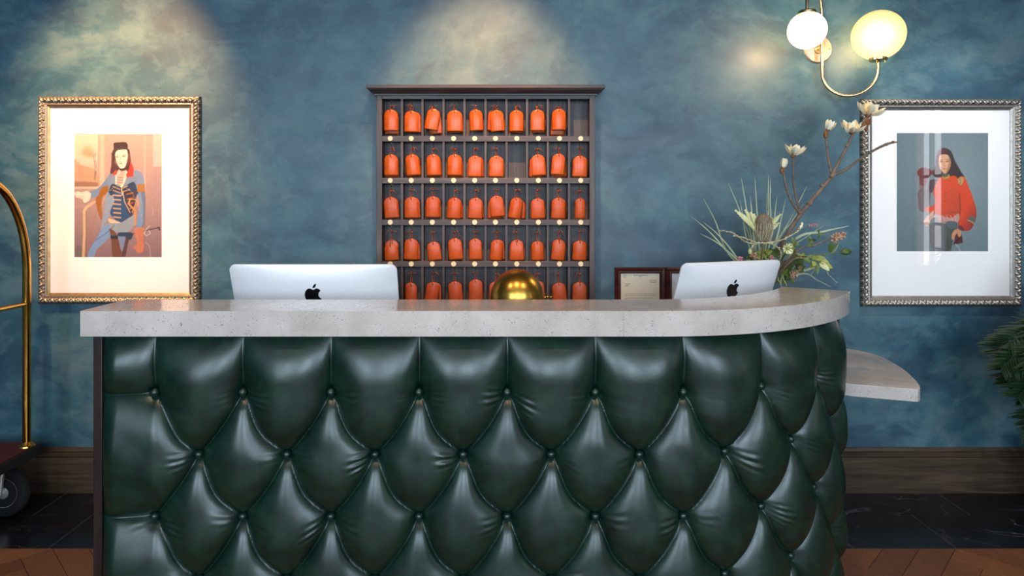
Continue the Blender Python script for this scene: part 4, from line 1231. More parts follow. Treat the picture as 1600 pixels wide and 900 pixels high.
# ------------------------------------------------------------------ wall sconce
sc = thing('wall_sconce', 'brass wall sconce with two lit opal globes on a curved tube above the right portrait', 'lamp', (1.616, 3.239, 2.24))
pc = Vector((1.612, 3.2395, 1.45 + 0.244 * 3.225))
MB().lathe([(0.0, -0.020), (0.024, -0.020), (0.026, -0.010), (0.066, -0.009), (0.071, -0.005), (0.071, 0.0)][::-1], 48, tuple(pc), axis='Y').build('wall_plate', M['plate'], sc, angle=30)
for dx in (-0.055, 0.055):
    MB().lathe([(0.0, -0.013), (0.003, -0.0125), (0.0045, -0.010), (0.0045, -0.008)][::-1], 12, (pc.x + dx, pc.y, pc.z), axis='Y').build('screw', M['brass'], sc)
tz = 2.385; r = 0.0075
A = Vector((1.609, 3.192, 0)); Bp = Vector((1.419, 2.95, 0)); D = Vector((1.836, 3.10, 0))
path = []
for i in range(13):
    a = PI * i / 12
    q = (1 - math.cos(a)) / 2
    p = Bp.lerp(A, q); path.append(Vector((p.x, p.y, tz + 0.15 * math.sin(a))))
path = [Vector((Bp.x, Bp.y, 2.343))] + path + [Vector((A.x, A.y, z)) for z in np.linspace(tz - 0.02, 2.13, 8)]
zc = 2.108; rad = (D - A).length / 2
for i in range(1, 16):
    a = PI * i / 16
    q = (1 - math.cos(a)) / 2
    p = A.lerp(D, q); path.append(Vector((p.x, p.y, zc - rad * math.sin(a))))
path.append(Vector((D.x, D.y, zc))); path.append(Vector((D.x, D.y, 2.150)))
MB().tube(path, r, 14).build('arm', M['nickel'], sc, angle=60)
MB().tube([(A.x, 3.232, pc.z), (A.x, A.y, pc.z)], 0.012, 14).build('stub', M['nickel'], sc)
MB().tube([(A.x, A.y, pc.z + 0.030), (A.x, A.y, pc.z - 0.030)], 0.0105, 14).build('collar', M['nickel'], sc)
def cap(c, up):
    s_ = 1 if up else -1
    pr = [(0.0, -0.012 * s_), (0.010, -0.012 * s_), (0.012, -0.006 * s_), (0.037, -0.004 * s_), (0.040, 0.0), (0.040, 0.012 * s_), (0.034, 0.014 * s_), (0.0, 0.014 * s_)]
    if not up: pr = pr[::-1]
    MB().lathe(pr, 36, c).build('globe_holder', M['nickel'], sc, angle=30)
def globe(c, R, mat):
    pr = [(max(1e-7, R * math.sin(PI * i / 24)), -R * math.cos(PI * i / 24)) for i in range(25)]
    return MB().lathe(pr, 40, c).build('globe', mat, sc, angle=180)
cap((D.x, D.y, 2.150), True); globe((D.x, D.y, 2.150 + 0.008 + 0.113), 0.118, M['globe_big'])
cap((Bp.x, Bp.y, 2.340), False); globe((Bp.x, Bp.y, 2.340 - 0.006 - 0.080), 0.085, M['globe_small'])
for dx in (-0.02, 0.02):
    MB().tube([(D.x + dx, D.y - 0.02, 2.134), (D.x + dx, D.y - 0.02, 2.148)], 0.003, 8).build('screw', M['brass'], sc)

# ------------------------------------------------------------------ luggage cart
cx1, cyb, cyf, czt = -2.187, 3.055, 2.44, 0.318
CL = 1.25
cart = thing('luggage_cart', 'brass birdcage luggage cart with a red carpeted deck at the left edge', 'luggage cart', (cx1 - CL / 2, (cyb + cyf) / 2, 0))
def rrect(x0, x1, y0, y1, r, n=6):
    o = []
    for (cx, cy, a0) in ((x1 - r, y1 - r, 0), (x0 + r, y1 - r, 90), (x0 + r, y0 + r, 180), (x1 - r, y0 + r, 270)):
        for i in range(n):
            a = math.radians(a0 + 90 * i / (n - 1)); o.append((cx + r * math.cos(a), cy + r * math.sin(a)))
    return o
MB().prism(rrect(cx1 - CL, cx1 + 0.006, cyf - 0.006, cyb + 0.006, 0.03), czt - 0.055, czt - 0.006).build('bumper', M['rubber'], cart, bevel=0.006)
MB().prism(rrect(cx1 - CL + 0.006, cx1, cyf, cyb, 0.026), czt - 0.006, czt).build('carpet', M['carpet'], cart, bevel=0.002)
px_, pyb, pyf = cx1 - 0.030, 3.004, 2.474
tube_r = 0.0175
def arch(x):
    ry = (pyb - pyf) / 2; cy = (pyb + pyf) / 2; rz_ = 0.42; z0 = 1.14
    pts = [(x, pyb, czt)] + [(x, pyb, z) for z in np.linspace(0.5, z0, 5)]
    pts += [(x, cy + ry * math.cos(a), z0 + rz_ * math.sin(a)) for a in np.linspace(0.08, PI - 0.08, 28)]
    pts += [(x, pyf, z) for z in np.linspace(z0, 0.5, 5)] + [(x, pyf, czt)]
    return pts
for x in (px_, cx1 - CL + 0.036):
    MB().tube(arch(x), tube_r, 18).build('end_arch', M['brass'], cart, angle=60)
    MB().tube([(x, pyb, 0.985), (x, pyf, 0.985)], 0.011, 14).build('cross_bar', M['brass'], cart)
    for y in (pyb, pyf):
        MB().lathe([(0.0, 0.02), (0.019, 0.02), (0.024, 0.010), (0.034, 0.006), (0.036, 0.0), (0.0, 0.0)][::-1], 28, (x, y, czt)).build('flange', M['brass'], cart)
MB().tube([(px_, (pyb + pyf) / 2, 1.56), (cx1 - CL + 0.036, (pyb + pyf) / 2, 1.56)], 0.0175, 16).build('top_rail', M['brass'], cart)
WR = 0.112
for (x, y) in ((cx1 - 0.105, 2.985), (cx1 - 0.105, 2.51), (cx1 - CL + 0.11, 2.985), (cx1 - CL + 0.11, 2.51)):
    wy = y + 0.0
    ty = MB().lathe([(WR - 0.045, -0.016), (WR - 0.030, -0.022), (WR - 0.008, -0.020), (WR, -0.010), (WR, 0.010), (WR - 0.008, 0.020), (WR - 0.030, 0.022), (WR - 0.045, 0.016)], 36, (x - 0.012, wy, WR), axis='Y')
    w_ = ty.build('wheel', M['rubber'], cart, angle=60)
    hb = MB().lathe([(0.0, -0.026), (0.014, -0.025), (0.030, -0.014), (0.060, -0.013), (0.068, -0.017), (0.069, 0.0), (0.068, 0.017), (0.060, 0.013), (0.030, 0.014), (0.014, 0.025), (0.0, 0.026)][::-1], 36, (x - 0.012, wy, WR), axis='Y')
    hb.build('hub', M['chrome'], w_, angle=40)
    fk = MB()
    for s_ in (-1, 1):
        fk.tube([(x - 0.012, wy + s_ * 0.030, WR), (x - 0.004, wy + s_ * 0.030, 0.20), (x, wy + s_ * 0.022, 0.243)], [0.011, 0.010, 0.009], 10)
    fk.tube([(x, wy, 0.236), (x, wy, czt - 0.055)], 0.014, 16).tube([(x, wy - 0.034, 0.243), (x, wy + 0.034, 0.243)], 0.010, 10)
    fk.build('caster_fork', M['chrome'], cart)

# ------------------------------------------------------------------ vase and cut flowers
VX, VY = 1.222, 2.99
vase = MB().lathe([(0.0, WT), (0.055, WT), (0.062, WT + 0.02), (0.074, WT + 0.10), (0.077, WT + 0.17), (0.070, WT + 0.25), (0.050, WT + 0.285), (0.054, WT + 0.30), (0.050, WT + 0.30), (0.045, WT + 0.285), (0.064, WT + 0.25), (0.070, WT + 0.17), (0.067, WT + 0.10), (0.054, WT + 0.02), (0.0, WT + 0.012)], 40, (VX, VY, 0)).build('vase', M['ceramic'], angle=60)
tag(vase, 'vase holding the cut flowers behind the turned computer', 'vase')
Z7 = lambda x, y, Y=VY: P(1080 + x / 5, 270 + y / 5, Y)
C3 = lambda x, y, Y=VY: P(1060 + x / 2.728, 150 + y / 2.728, Y)
MOUTH = Vector((VX, VY, WT + 0.29))
def in_vase(dx=0.0, dy=0.0): return Vector((VX + dx, VY + dy, WT + 0.20))
rf = random.Random(5)

# magnolia branch
br = thing('magnolia_branch', 'tall bare magnolia branch with cream blossoms reaching up to the right portrait', 'branch', (VX, VY, WT + 0.06))
bm_ = MB()
main = [in_vase(-0.02, 0.0), MOUTH + Vector((0.012, 0.0, 0)), C3(415, 680), C3(470, 580, 2.92), C3(520, 505, 2.91), C3(590, 420, 2.90), C3(655, 342, 2.89)]
bm_.tube(smooth_path(main, 6), [0.011, 0.011, 0.0105, 0.010, 0.0095, 0.0085, 0.0075], 12)
bm_.tube(smooth_path([C3(650, 345, 2.89), C3(690, 270, 2.88), C3(720, 215, 2.87), C3(742, 165, 2.86), C3(790, 110, 2.86), C3(805, 85, 2.86)], 5), [0.0075, 0.0065, 0.006, 0.0055, 0.005, 0.0045], 10)
bm_.tube(smooth_path([C3(655, 340, 2.89), C3(715, 312, 2.87), C3(780, 265, 2.85), C3(840, 228, 2.84), C3(895, 203, 2.83), C3(940, 195, 2.82)], 5), [0.0075, 0.0062, 0.0055, 0.0055, 0.006, 0.0025], 10)
bm_.tube(smooth_path([C3(515, 497, 2.91), C3(485, 455, 2.89), C3(460, 395, 2.88), C3(447, 325, 2.87)], 5), [0.006, 0.005, 0.0045, 0.0042], 9)
bm_.tube(smooth_path([C3(515, 482, 2.91), C3(500, 425, 2.93), C3(489, 350, 2.94), C3(490, 270, 2.94)], 5), [0.006, 0.0048, 0.0045, 0.0045], 9)
bm_.tube(smooth_path([C3(652, 330, 2.89), C3(640, 275, 2.91), C3(632, 215, 2.92), C3(627, 178, 2.92)], 5), [0.006, 0.0048, 0.0042, 0.0042], 9)
for (x, y, Y, s_) in ((613, 383, 2.895, .009), (655, 342, 2.885, .011), (715, 312, 2.868, .0075), (815, 240, 2.842, .0075), (885, 207, 2.832, .008), (915, 197, 2.826, .0075), (520, 497, 2.908, .0125), (560, 458, 2.9, .0125), (462, 396, 2.878, .006), (490, 345, 2.938, .006), (633, 215, 2.918, .006), (718, 213, 2.868, .0075)):
    bm_.ball(C3(x, y, Y), s_, 9, 6, (1.15, 1, .9))
bm_.build('twig', M['bark'], br, angle=60)
def blossom(c, axis, size, opened, npet, name='blossom'):
    axis = Vector(axis).normalized()
    ref = Vector((0, -1, 0.2)); a = axis.cross(ref).normalized(); b_ = axis.cross(a)
    pb = MB()
    for ring, (k, op, sz) in enumerate(((npet, opened, 1.0), (max(3, npet - 3), opened * 0.5, 0.85))):
        for i in range(k):
            w_ = 2 * PI * (i + 0.5 * ring) / k + rf.uniform(-.2, .2)
            rad_ = a * math.cos(w_) + b_ * math.sin(w_)
            o = op * rf.uniform(0.75, 1.15)
            d = (axis * math.cos(o) + rad_ * math.sin(o)).normalized()
            p0 = c + rad_ * size * 0.06
            pb.leaf(p0, p0 + d * size * sz, size * 0.46, (rad_ * math.cos(o) - axis * math.sin(o)), 0.10, -0.35, 8, 0.6)
    o = pb.build(name, M['petal'], br, angle=60)
    cb = MB().ball(c - axis * size * 0.03, size * 0.15, 10, 7)
    for i in range(4):
        w_ = 2 * PI * i / 4 + 0.4
        rad_ = a * math.cos(w_) + b_ * math.sin(w_)
        cb.leaf(c - axis * size * 0.12, c + (axis * 0.30 + rad_ * 0.18) * size, size * 0.24, rad_, 0.14, -0.4, 6)
    cb.build('bud_scale', M['budscale'], o, angle=60)
blossom(C3(490, 255, 2.94), (0.14, -0.25, 1), 0.066, 0.75, 6)
blossom(C3(447, 312, 2.87), (0.06, -0.1, 1), 0.050, 0.16, 5)
blossom(C3(634, 150, 2.92), (0.35, -0.2, 1), 0.054, 0.36, 6)
blossom(C3(738, 155, 2.86), (-0.05, -0.3, 1), 0.068, 0.98, 7)
blossom(C3(808, 82, 2.86), (0.30, -0.35, 1), 0.074, 0.85, 7)
nb = MB()
for (x, y, Y, s_) in ((628, 165, 2.92, .014), (803, 110, 2.86, .014), (800, 135, 2.86, .012), (440, 320, 2.87, .010)):
    nb.ball(C3(x, y, Y), s_, 9, 7, (.7, .7, 1.35))
nb.leaf(C3(800, 130, 2.86), C3(815, 95, 2.85), 0.028, (-1, -1, 0), 0.1); nb.leaf(C3(795, 110, 2.86), C3(778, 140, 2.855), 0.02, (-1, -1, 0), 0.1)
nb.build('bud', M['budscale'], br, angle=60)

# banksia cone with serrated leaves
bk = thing('banksia_flower', 'brown banksia cone ringed with pale serrated leaves behind the turned computer', 'flower', (VX - 0.05, VY - 0.05, WT + 0.06))
Yb = 2.84
bc = Z7(566, 430, Yb)
MB().tube(smooth_path([in_vase(-0.035, -0.025), MOUTH + Vector((-0.025, -0.03, 0.0)), Z7(552, 620, Yb), Z7(560, 535, Yb)], 6), 0.0035, 10).build('stem', M['bark'], bk)
rcone, hcone = 0.037, 0.063
cn = MB(); rows = []
for i in range(41):
    q = i / 40; ph = PI * q
    z = -math.cos(ph) * hcone; rr = rcone * (math.sin(ph) ** 0.7 if 0 < q < 1 else 0.02) * (1.05 - 0.1 * q)
    row = []
    for j in range(73):
        w_ = 2 * PI * j / 72
        bump_ = 0.0016 * math.sin(18 * w_ + 5 * z / hcone * 0.4) * (1 if q < 0.75 else 0.4) + 0.0012 * math.sin(60 * q + 9 * w_)
        row.append((bc.x + (rr + bump_) * math.cos(w_), bc.y + (rr + bump_) * math.sin(w_), bc.z + z))
    rows.append(row)
cone = MB().grid(np.array(rows)).build('cone', M['cone'], bk, angle=180)
rd = MB()
for j in range(22):
    w_ = 2 * PI * j / 22
    pts = []
    for q in np.linspace(0.12, 0.60, 9):
        ph = PI * q; z = -math.cos(ph) * hcone; rr = rcone * (math.sin(ph) ** 0.7) * 1.03 + 0.0015
        ww = w_ + 0.10 * math.sin(q * 9 + j)
        pts.append((bc.x + rr * math.cos(ww), bc.y + rr * math.sin(ww), bc.z + z))
    rd.tube(pts, 0.0016, 5)
rd.build('style', M['ridge'], cone, angle=60)
base = Z7(548, 525, Yb + 0.01)
for (x, y, wd, Y, bend) in ((342, 292, .024, 2.84, .10), (418, 288, .024, 2.87, .05), (462, 308, .028, 2.86, .04), (700, 322, .022, 2.86, -.08), (636, 350, .024, 2.885, -.04), (688, 388, .022, 2.83, -.10), (490, 320, .026, 2.89, .02)):
    e_ = Z7(x, y, Y)
    MB().leaf(base + Vector((rf.uniform(-.01, .01), rf.uniform(-.01, .01), 0)), e_, wd, (0.3, -1, 0.1), bend, 0.25, 31, 0.68, 0.12, 0.62).build('serrated_leaf', M['banksia'], bk, angle=60)

# grey-green grass blades
gr_ = thing('grass_spray', 'spray of long thin grey green blades fanning out behind the turned computer', 'grass', (VX, VY, WT + 0.06))
BL = [((300, 645), (95, 200), 9, .06, 2.85), ((330, 670), (0, 340), 10, .05, 2.80), ((340, 640), (95, 385), 10, .06, 2.82), ((350, 672), (70, 475), 9, .06, 2.78), ((470, 560), (290, 80), 9, .05, 2.92),
      ((470, 520), (390, 35), 10, .02, 2.95), ((440, 540), (380, 205), 8, -.01, 2.9), ((490, 500), (460, 170), 11, .0, 2.98), ((500, 520), (425, 290), 8, .02, 2.93), ((520, 420), (497, 30), 10, -.03, 2.97), ((596, 430), (605, 15), 14, .0, 2.99), ((612, 430), (621, 38), 10, .0, 2.95),
      ((590, 430), (590, 160), 10, .02, 3.0), ((640, 430), (670, 180), 9, .0, 2.97), ((660, 540), (738, 200), 11, -.02, 2.93), ((640, 600), (905, 100), 12, -.03, 2.96), ((650, 560), (880, 240), 9, -.03, 3.0), ((690, 640), (1040, 408), 8, .0, 2.88), ((800, 530), (1235, 415), 17, .03, 2.83), ((790, 625), (850, 640), 12, .0, 2.8),
      ((860, 790), (1100, 897), 8, .03, 2.75), ((990, 735), (1145, 865), 7, .04, 2.78), ((995, 725), (935, 800), 12, .05, 2.76), ((690, 790), (752, 888), 9, .03, 2.74), ((695, 800), (703, 905), 7, .02, 2.74), ((660, 815), (700, 870), 8, .02, 2.74)]
for k, (a, b_, wpx, bend, Y) in enumerate(BL):
    p_ = Z7(a[0], a[1], (Y + VY) / 2); e_ = Z7(b_[0], b_[1], Y)
    side = -1 if b_[0] < 560 else 1
    mid = p_.lerp(e_, 0.55) + Vector((0, 0, 1)) * bend * (e_ - p_).length * 0.8
    pts = smooth_path([in_vase(rf.uniform(-.025, .025), rf.uniform(-.025, .025)), MOUTH + Vector((rf.uniform(-.03, .03), rf.uniform(-.03, .02), 0.0)), p_, mid, e_], 7)
    n_ = len(pts); rows = []
    for i, p in enumerate(pts):
        t_ = (pts[min(i + 1, n_ - 1)] - pts[max(i - 1, 0)]).normalized()
        tw = 0.4 * math.sin(i * 0.25 + k)
        sd_ = t_.cross(Vector((tw, -1, 0.1))).normalized(); q = i / (n_ - 1)
        wd = wpx / 5 * 0.001 * VY * 0.9 * min(1, 0.35 + q * 3) * max(0.06, (1 - q) ** 0.55)
        up = sd_.cross(t_)
        rows.append([p - sd_ * wd + up * wd * 0.3, p - up * wd * 0.25, p + sd_ * wd + up * wd * 0.3])
    MB().grid(np.array([[list(c) for c in r_] for r_ in rows])).build('blade', M['grass'], gr_, angle=60)

# lichen-covered twig crossing in front of the cone
tw = thing('knobbly_twig', 'pale knobbly twig crossing in front of the banksia cone', 'twig', (VX - 0.02, VY - 0.06, WT + 0.06))
Yt = 2.79
tb = MB()
TWP = [[(700, 660), (640, 560), (540, 548), (440, 545), (350, 485), (290, 460), (215, 450)], [(560, 552), (690, 530), (760, 500), (830, 460), (870, 425)], [(520, 552), (470, 530), (400, 505), (330, 490)], [(470, 590), (490, 560), (520, 550)]]
for l_ in TWP:
    pts = smooth_path([in_vase(-.01, -.03), MOUTH + Vector((0.0, -0.035, 0.0))] * (1 if l_ is TWP[0] else 0) + [Z7(x, y, Yt) for x, y in l_], 6)
    tb.tube(pts, [0.003, 0.0024, 0.0016], 8)
    for p in pts[3::2]: tb.ball(p + Vector((rf.uniform(-.004, .004), rf.uniform(-.004, .004), rf.uniform(-.004, .004))), rf.uniform(.002, .0048), 7, 5, (1.5, .9, .8))
tb.build('stem', M['ridge'], tw, angle=60)
wf = MB()
for (dx, dy) in ((0, 0), (4, -16), (-8, 8)): wf.ball(Z7(862 + dx, 415 + dy, Yt), 0.006, 9, 6, (.8, .8, 1.3))
wf.build('white_bud', M['petal'], tw)

def sprig(name, label, cat, stem, r_, col='bark'):
    root = thing(name, label, cat, (VX + 0.01, VY, WT + 0.06))
    MB().tube(smooth_path([in_vase(rf.uniform(-.02, .03), rf.uniform(-.03, .02)), MOUTH + Vector((rf.uniform(-.005, .03), rf.uniform(-.03, .01), 0.0))] + stem, 6), r_, 8).build('stem', M[col], root, angle=60)
    return root
def leafset(root, c, nl, L, wd, mat, spread=1.0, dirv=(0, -0.2, 0.3), name='leaf'):
    for i in range(nl):
        a = 2 * PI * i / nl + rf.uniform(-.3, .3)
        d = Vector((math.cos(a) * spread, rf.uniform(-.6, .4), math.sin(a) * spread)) + Vector(dirv)
        d.normalize()
        MB().leaf(c, c + d * L * rf.uniform(.75, 1.15), wd * rf.uniform(.8, 1.2), (rf.uniform(-.4, .4), -1, rf.uniform(0, .5)), rf.uniform(-.05, .12), 0.22, 9).build(name, mat, root, angle=60)
def seedhead(root, c, R_, mat, n_=46, name='seed_head'):
    mb = MB()
    for i in range(n_):
        v_ = Vector((rf.gauss(0, 1), rf.gauss(0, 1), rf.gauss(0, 1))).normalized()
        q = c + v_ * R_ * rf.uniform(.35, 1.0)
        mb.ball(q, R_ * rf.uniform(.14, .24), 7, 5, (1, 1, 1.2))
    mb.build(name, mat, root, angle=60)

# pale open flower
hel = sprig('hellebore_flower', 'pale green cup-shaped flower beside the base of the magnolia branch', 'flower', [Z7(730, 640, 2.82), Z7(752, 600, 2.80)], 0.004, 'leafg')
c = Z7(752, 590, 2.79)
for i in range(6):
    a = 2 * PI * i / 6
    d = Vector((math.cos(a), -0.55, math.sin(a)))
    MB().leaf(c + Vector((0, 0.008, 0)), c + d.normalized() * 0.030, 0.030, (d.x * -.6, -1, d.z * -.6), -0.16, 0.25, 8, 0.6).build('petal', M['petal'] if i % 2 else M['leafy'], hel, angle=60)
MB().ball(c + Vector((0, -0.006, 0)), 0.008, 9, 6).build('flower_centre', M['leafy'], hel)
leafset(hel, Z7(800, 560, 2.83), 3, 0.035, 0.022, M['leafg'], 1.0, (0.3, 0, .3))

sp = sprig('seed_sprig', 'woody sprig ending in a dry pinkish brown blossom above the green bud', 'sprig', [Z7(790, 650, 2.85), Z7(870, 585, 2.82), Z7(960, 568, 2.80), Z7(1060, 525, 2.79), Z7(1110, 512, 2.79)], [0.005, 0.004, 0.003])
seedhead(sp, Z7(1120, 515, 2.79), 0.020, M['seed']); seedhead(sp, Z7(1165, 490, 2.79), 0.022, M['seed'])
leafset(sp, Z7(930, 535, 2.80), 4, 0.026, 0.015, M['leafg'], 1, (0, -.2, .4))
leafset(sp, Z7(1000, 480, 2.82), 3, 0.024, 0.012, M['leafg'], 1, (0, -.2, .2))

gb2 = sprig('green_bud_stem', 'thin stem with a ribbed green bud beyond the right edge of the bouquet', 'flower', [Z7(830, 680, 2.84), Z7(930, 655, 2.80), Z7(1080, 632, 2.77), Z7(1175, 615, 2.76)], [0.004, 0.003, 0.002], 'leafg')
c = Z7(1212, 617, 2.76); rows = []
for i in range(15):
    q = i / 14; rr = 0.0145 * (math.sin(PI * (0.04 + 0.93 * q)) ** .7)
    rows.append([(c.x - 0.026 + 0.048 * q, c.y + (rr + 0.001 * math.cos(9 * w_)) * math.cos(w_), c.z + (rr + 0.001 * math.cos(9 * w_)) * math.sin(w_)) for w_ in np.linspace(0, 2 * PI, 41)])
MB().grid(np.array(rows)).build('bud', M['leafg'], gb2, angle=180)
bl_ = Z7(1090, 625, 2.77)
MB().leaf(bl_, Z7(1088, 540, 2.765), 0.036, (0.2, -1, .1), 0.05, 0.2).build('leaf', M['leafg'], gb2, angle=60)
MB().leaf(bl_, Z7(1150, 545, 2.77), 0.018, (0.2, -1, .1), 0.05, 0.2).build('leaf', M['leafg'], gb2, angle=60)

yl = sprig('yellow_leaf_sprig', 'sprig of yellow green leaves above the end of the countertop', 'sprig', [Z7(780, 690, 2.80), Z7(880, 668, 2.77), Z7(960, 675, 2.75), Z7(1010, 700, 2.74)], [0.006, 0.0045, 0.003])
for (x0, y0, x1, y1, wd, mt) in ((960, 670, 1050, 665, .022, 'leafy'), (1000, 690, 1075, 700, .024, 'leafy'), (1000, 705, 1105, 745, .026, 'leafy'), (1000, 700, 1080, 765, .022, 'banksia'), (990, 700, 1060, 720, .024, 'leafg'), (960, 690, 930, 745, .022, 'leafg'), (980, 700, 985, 795, .018, 'leafg'), (900, 665, 975, 640, .018, 'leafg'), (880, 668, 930, 700, .018, 'leafg'), (940, 670, 1000, 655, .016, 'leafy'), (960, 690, 950, 730, .020, 'leafy')):
    MB().leaf(Z7(x0, y0, 2.745), Z7(x1, y1, 2.74 + rf.uniform(-.03, .01)), wd * 1.1, (rf.uniform(-.3, .3), -1, .3), 0.05, 0.22).build('leaf', M[mt], yl, angle=60)

bf = sprig('leafy_bouquet_base', 'dark leafy greenery with dried blossoms low beside the turned computer', 'foliage', [Z7(740, 720, 2.95), Z7(800, 745, 2.93), Z7(850, 740, 2.92)], [0.006, 0.005, 0.003])
for l_ in ([(700, 760), (780, 700), (900, 668)], [(690, 720), (760, 680), (830, 640)], [(700, 700), (800, 720), (860, 700)]):
    MB().tube(smooth_path([MOUTH + Vector((0.01, -0.02, 0.012))] + [Z7(x, y, 2.92) for x, y in l_], 5), [0.005, 0.004, 0.003], 8).build('stem', M['bark'], bf, angle=60)
for (x, y, n_, L, wd, mt) in ((760, 780, 7, .045, .024, 'leafg'), (720, 830, 5, .040, .022, 'leafg'), (830, 690, 6, .038, .02, 'leafg'), (860, 660, 5, .030, .016, 'leafy'), (770, 820, 5, .035, .022, 'leafg'), (840, 750, 5, .035, .018, 'leafg'), (560, 640, 6, .042, .022, 'leafy'), (620, 640, 6, .045, .026, 'leafg'), (460, 660, 6, .038, .02, 'leafg'), (700, 770, 4, .03, .02, 'leafy'), (800, 660, 5, .032, .016, 'leafg')):
    leafset(bf, Z7(x, y, 2.92), n_, L, wd, M[mt])
seedhead(bf, Z7(805, 795, 2.89), 0.021, M['seed']); seedhead(bf, Z7(490, 650, 2.90), 0.018, M['seed']); seedhead(bf, Z7(375, 678, 2.90), 0.016, M['pinkfl']); seedhead(bf, Z7(850, 745, 2.90), 0.011, M['seed']); seedhead(bf, Z7(630, 660, 2.90), 0.012, M['pinkfl'])
MB().ball(Z7(700, 782, 2.93), 0.010, 10, 8, (.9, .9, 1.2)).build('bud', M['leafy'], bf)
MB().ball(Z7(460, 615, 2.90), 0.011, 10, 8, (.9, .9, 1.3)).build('bud', M['banksia'], bf)

pk = sprig('pink_flower_sprig', 'thin sprig tipped with small pink blossoms right of the magnolia branch', 'sprig', [Z7(700, 600, 2.86), Z7(780, 470, 2.84), Z7(850, 435, 2.83), Z7(930, 422, 2.83)], [0.003, 0.002, 0.0015])
for (x, y) in ((932, 412), (955, 408), (980, 410), (945, 418)): seedhead(pk, Z7(x, y, 2.83), 0.0085, M['pinkfl'], 14, 'blossom')

# ------------------------------------------------------------------ potted palm at the right edge
PX, PY = 2.74, 2.84
pl = thing('potted_palm', 'dark green potted palm at the right edge of the room', 'plant', (PX, PY, 0))
MB().lathe([(0.0, 0.0), (0.13, 0.0), (0.14, 0.01), (0.175, 0.33), (0.18, 0.36), (0.165, 0.36), (0.16, 0.33), (0.0, 0.325)], 40, (PX, PY, 0)).build('pot', M['pot'], pl, angle=40)
MB().lathe([(0.0, 0.335), (0.163, 0.332), (0.163, 0.326), (0.0, 0.326)][::-1], 30, (PX, PY, 0)).build('soil', M['soil'], pl)
FR = [((1536, 530), 2.80), ((1545, 552), 2.74), ((1556, 576), 2.78), ((1572, 596), 2.70), ((1580, 520), 2.90), ((1588, 640), 2.76), ((1560, 540), 2.86), ((1600, 500), 2.78), ((1640, 470), 2.85), ((1700, 440), 2.7), ((1790, 480), 2.8), ((1850, 540), 2.75), ((1590, 610), 2.90), ((1600, 560), 2.66), ((1596, 668), 2.72), ((1590, 545), 2.72), ((1612, 530), 2.9), ((1575, 560), 2.82), ((1604, 690), 2.80), ((1598, 590), 2.78)]
for k, ((x, y), Y) in enumerate(FR):
    tip_ = P(x + 20, y + 22, Y); s0 = Vector((PX + rf.uniform(-.05, .05), PY + rf.uniform(-.05, .05), 0.33))
    top_ = Vector((s0.x * 0.45 + tip_.x * 0.55, (s0.y + tip_.y) / 2, max(tip_.z + 0.10, 0.62)))
    pts = smooth_path([s0, s0.lerp(top_, 0.5) + Vector((0.03, 0, 0.05)), top_, tip_.lerp(top_, 0.35) + Vector((0, 0, .02)), tip_], 8)
    fb_ = MB().tube(pts, [0.005, 0.004, 0.0012], 6)
    n_ = len(pts)
    for i in range(n_ // 3, n_):
        t_ = (pts[min(i + 1, n_ - 1)] - pts[i - 1]).normalized(); q = i / (n_ - 1)
        sd_ = t_.cross(Vector((0.2, -0.5, 1))).normalized()
        L = 0.105 * (0.6 + 0.6 * math.sin(PI * min(1, q * 0.9))) * (1.0 if q < .9 else .75)
        for sg_ in (-1, 1):
            d = (t_ * 0.75 + sd_ * sg_ * 0.8 + Vector((0, 0, -0.15 + rf.uniform(-.15, .12)))).normalized()
            fb_.leaf(pts[i], pts[i] + d * L * rf.uniform(.8, 1.1), 0.019, (0, -.5, 1), 0.06, 0.2, 6, 0.35)
    fb_.build('frond', M['palm'], pl, angle=60)

# ------------------------------------------------------------------ light
def area(name, loc, rot, sx, sy, power, col):
    l_ = bpy.data.lights.new(name, 'AREA'); l_.shape = 'RECTANGLE'; l_.size = sx; l_.size_y = sy; l_.energy = power; l_.color = col
    o = bpy.data.objects.new(name, l_); o.location = loc; o.rotation_euler = rot; COL.objects.link(o); return o
def spot(name, loc, target, power, col, size, blend, radius=0.03):
    l_ = bpy.data.lights.new(name, 'SPOT'); l_.energy = power; l_.color = col; l_.spot_size = math.radians(size); l_.spot_blend = blend; l_.shadow_soft_size = radius
    o = bpy.data.objects.new(name, l_); o.location = loc
    o.rotation_mode = 'QUATERNION'; o.rotation_quaternion = (Vector(target) - Vector(loc)).to_track_quat('-Z', 'Y'); COL.objects.link(o); return o
DAY = (0.66, 0.84, 1.0)
for i, (a, b_, c, d) in enumerate(FW):
    area('daylight', ((a + b_) / 2, YF - 0.13, (c + d) / 2), (PI / 2, 0, 0), b_ - a, d - c, 190, DAY)
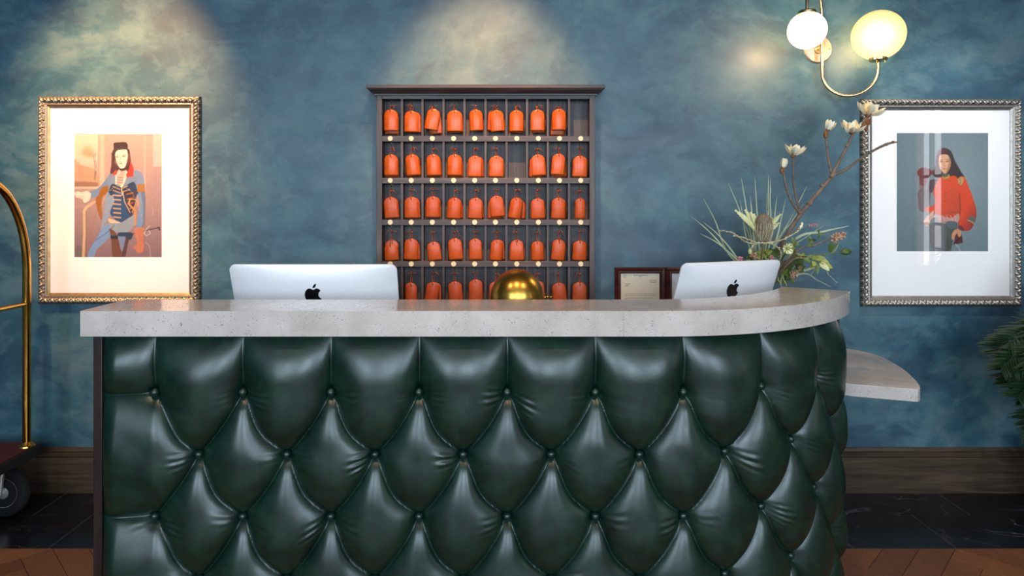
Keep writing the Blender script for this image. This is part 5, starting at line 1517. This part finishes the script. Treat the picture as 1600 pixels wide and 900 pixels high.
area('daylight_side', (XR + 0.13, (RWIN[0] + RWIN[1]) / 2, (RWIN[2] + RWIN[3]) / 2), (PI / 2, 0, PI / 2), RWIN[1] - RWIN[0], RWIN[3] - RWIN[2], 12, (1.0, 0.9, 0.9))
WARM = (1.0, 0.50, 0.205)
def bulb(loc, power, r_):
    l_ = bpy.data.lights.new('bulb', 'POINT'); l_.energy = power; l_.color = (1.0, 0.64, 0.32); l_.shadow_soft_size = r_
    o = bpy.data.objects.new('bulb', l_); o.location = loc; COL.objects.link(o)
bulb((D.x, D.y, 2.235), 18, 0.03); bulb((Bp.x, Bp.y, 2.255), 42, 0.03)
spot('downlight', (-1.90, 1.95, 3.44), (-1.90, 3.2, 1.88), 1080, WARM, 41, 1.0)
spot('downlight', (-0.10, 1.95, 3.44), (-0.08, 3.2, 1.80), 660, WARM, 40, 1.0)
spot('downlight', (2.15, 1.95, 3.44), (2.25, 3.20, 1.52), 240, (1.0, 0.95, 0.9), 36, 1.0)
for x in (-1.3, 0.0, 1.3):
    spot('ceiling_spot', (x, 0.9, 3.44), (x * 0.8, 2.05, 0.9), 64, (1.0, 0.74, 0.52), 75, 0.8, 0.06)
w = bpy.data.worlds.new('sky'); bpy.context.scene.world = w
w.use_nodes = True
bgn = w.node_tree.nodes['Background']
bgn.inputs['Color'].default_value = (0.62, 0.76, 1.0, 1); bgn.inputs['Strength'].default_value = 1.2

# ------------------------------------------------------------------ camera
cd = bpy.data.cameras.new('camera'); cam = bpy.data.objects.new('camera', cd); COL.objects.link(cam)
cam.location = (0, 0, 1.45); cam.rotation_euler = (PI / 2, 0, 0)
cd.sensor_width = 36.0; cd.lens = 36.0 * 1000 / 1600
cd.shift_x = 20 / 1600; cd.shift_y = -130 / 1600
cd.clip_start = 0.02
sc_ = bpy.context.scene
sc_.camera = cam
vs_ = sc_.view_settings
vs_.view_transform = 'Standard'; vs_.look = 'None'; vs_.gamma = 1.0; vs_.use_curve_mapping = False
vs_.exposure = 0.0
sc_.cycles.use_denoising = True
sc_.cycles.max_bounces = 8
sc_.cycles.transparent_max_bounces = 12
sc_.cycles.caustics_reflective = False; sc_.cycles.caustics_refractive = False
sc_.cycles.sample_clamp_indirect = 4.0
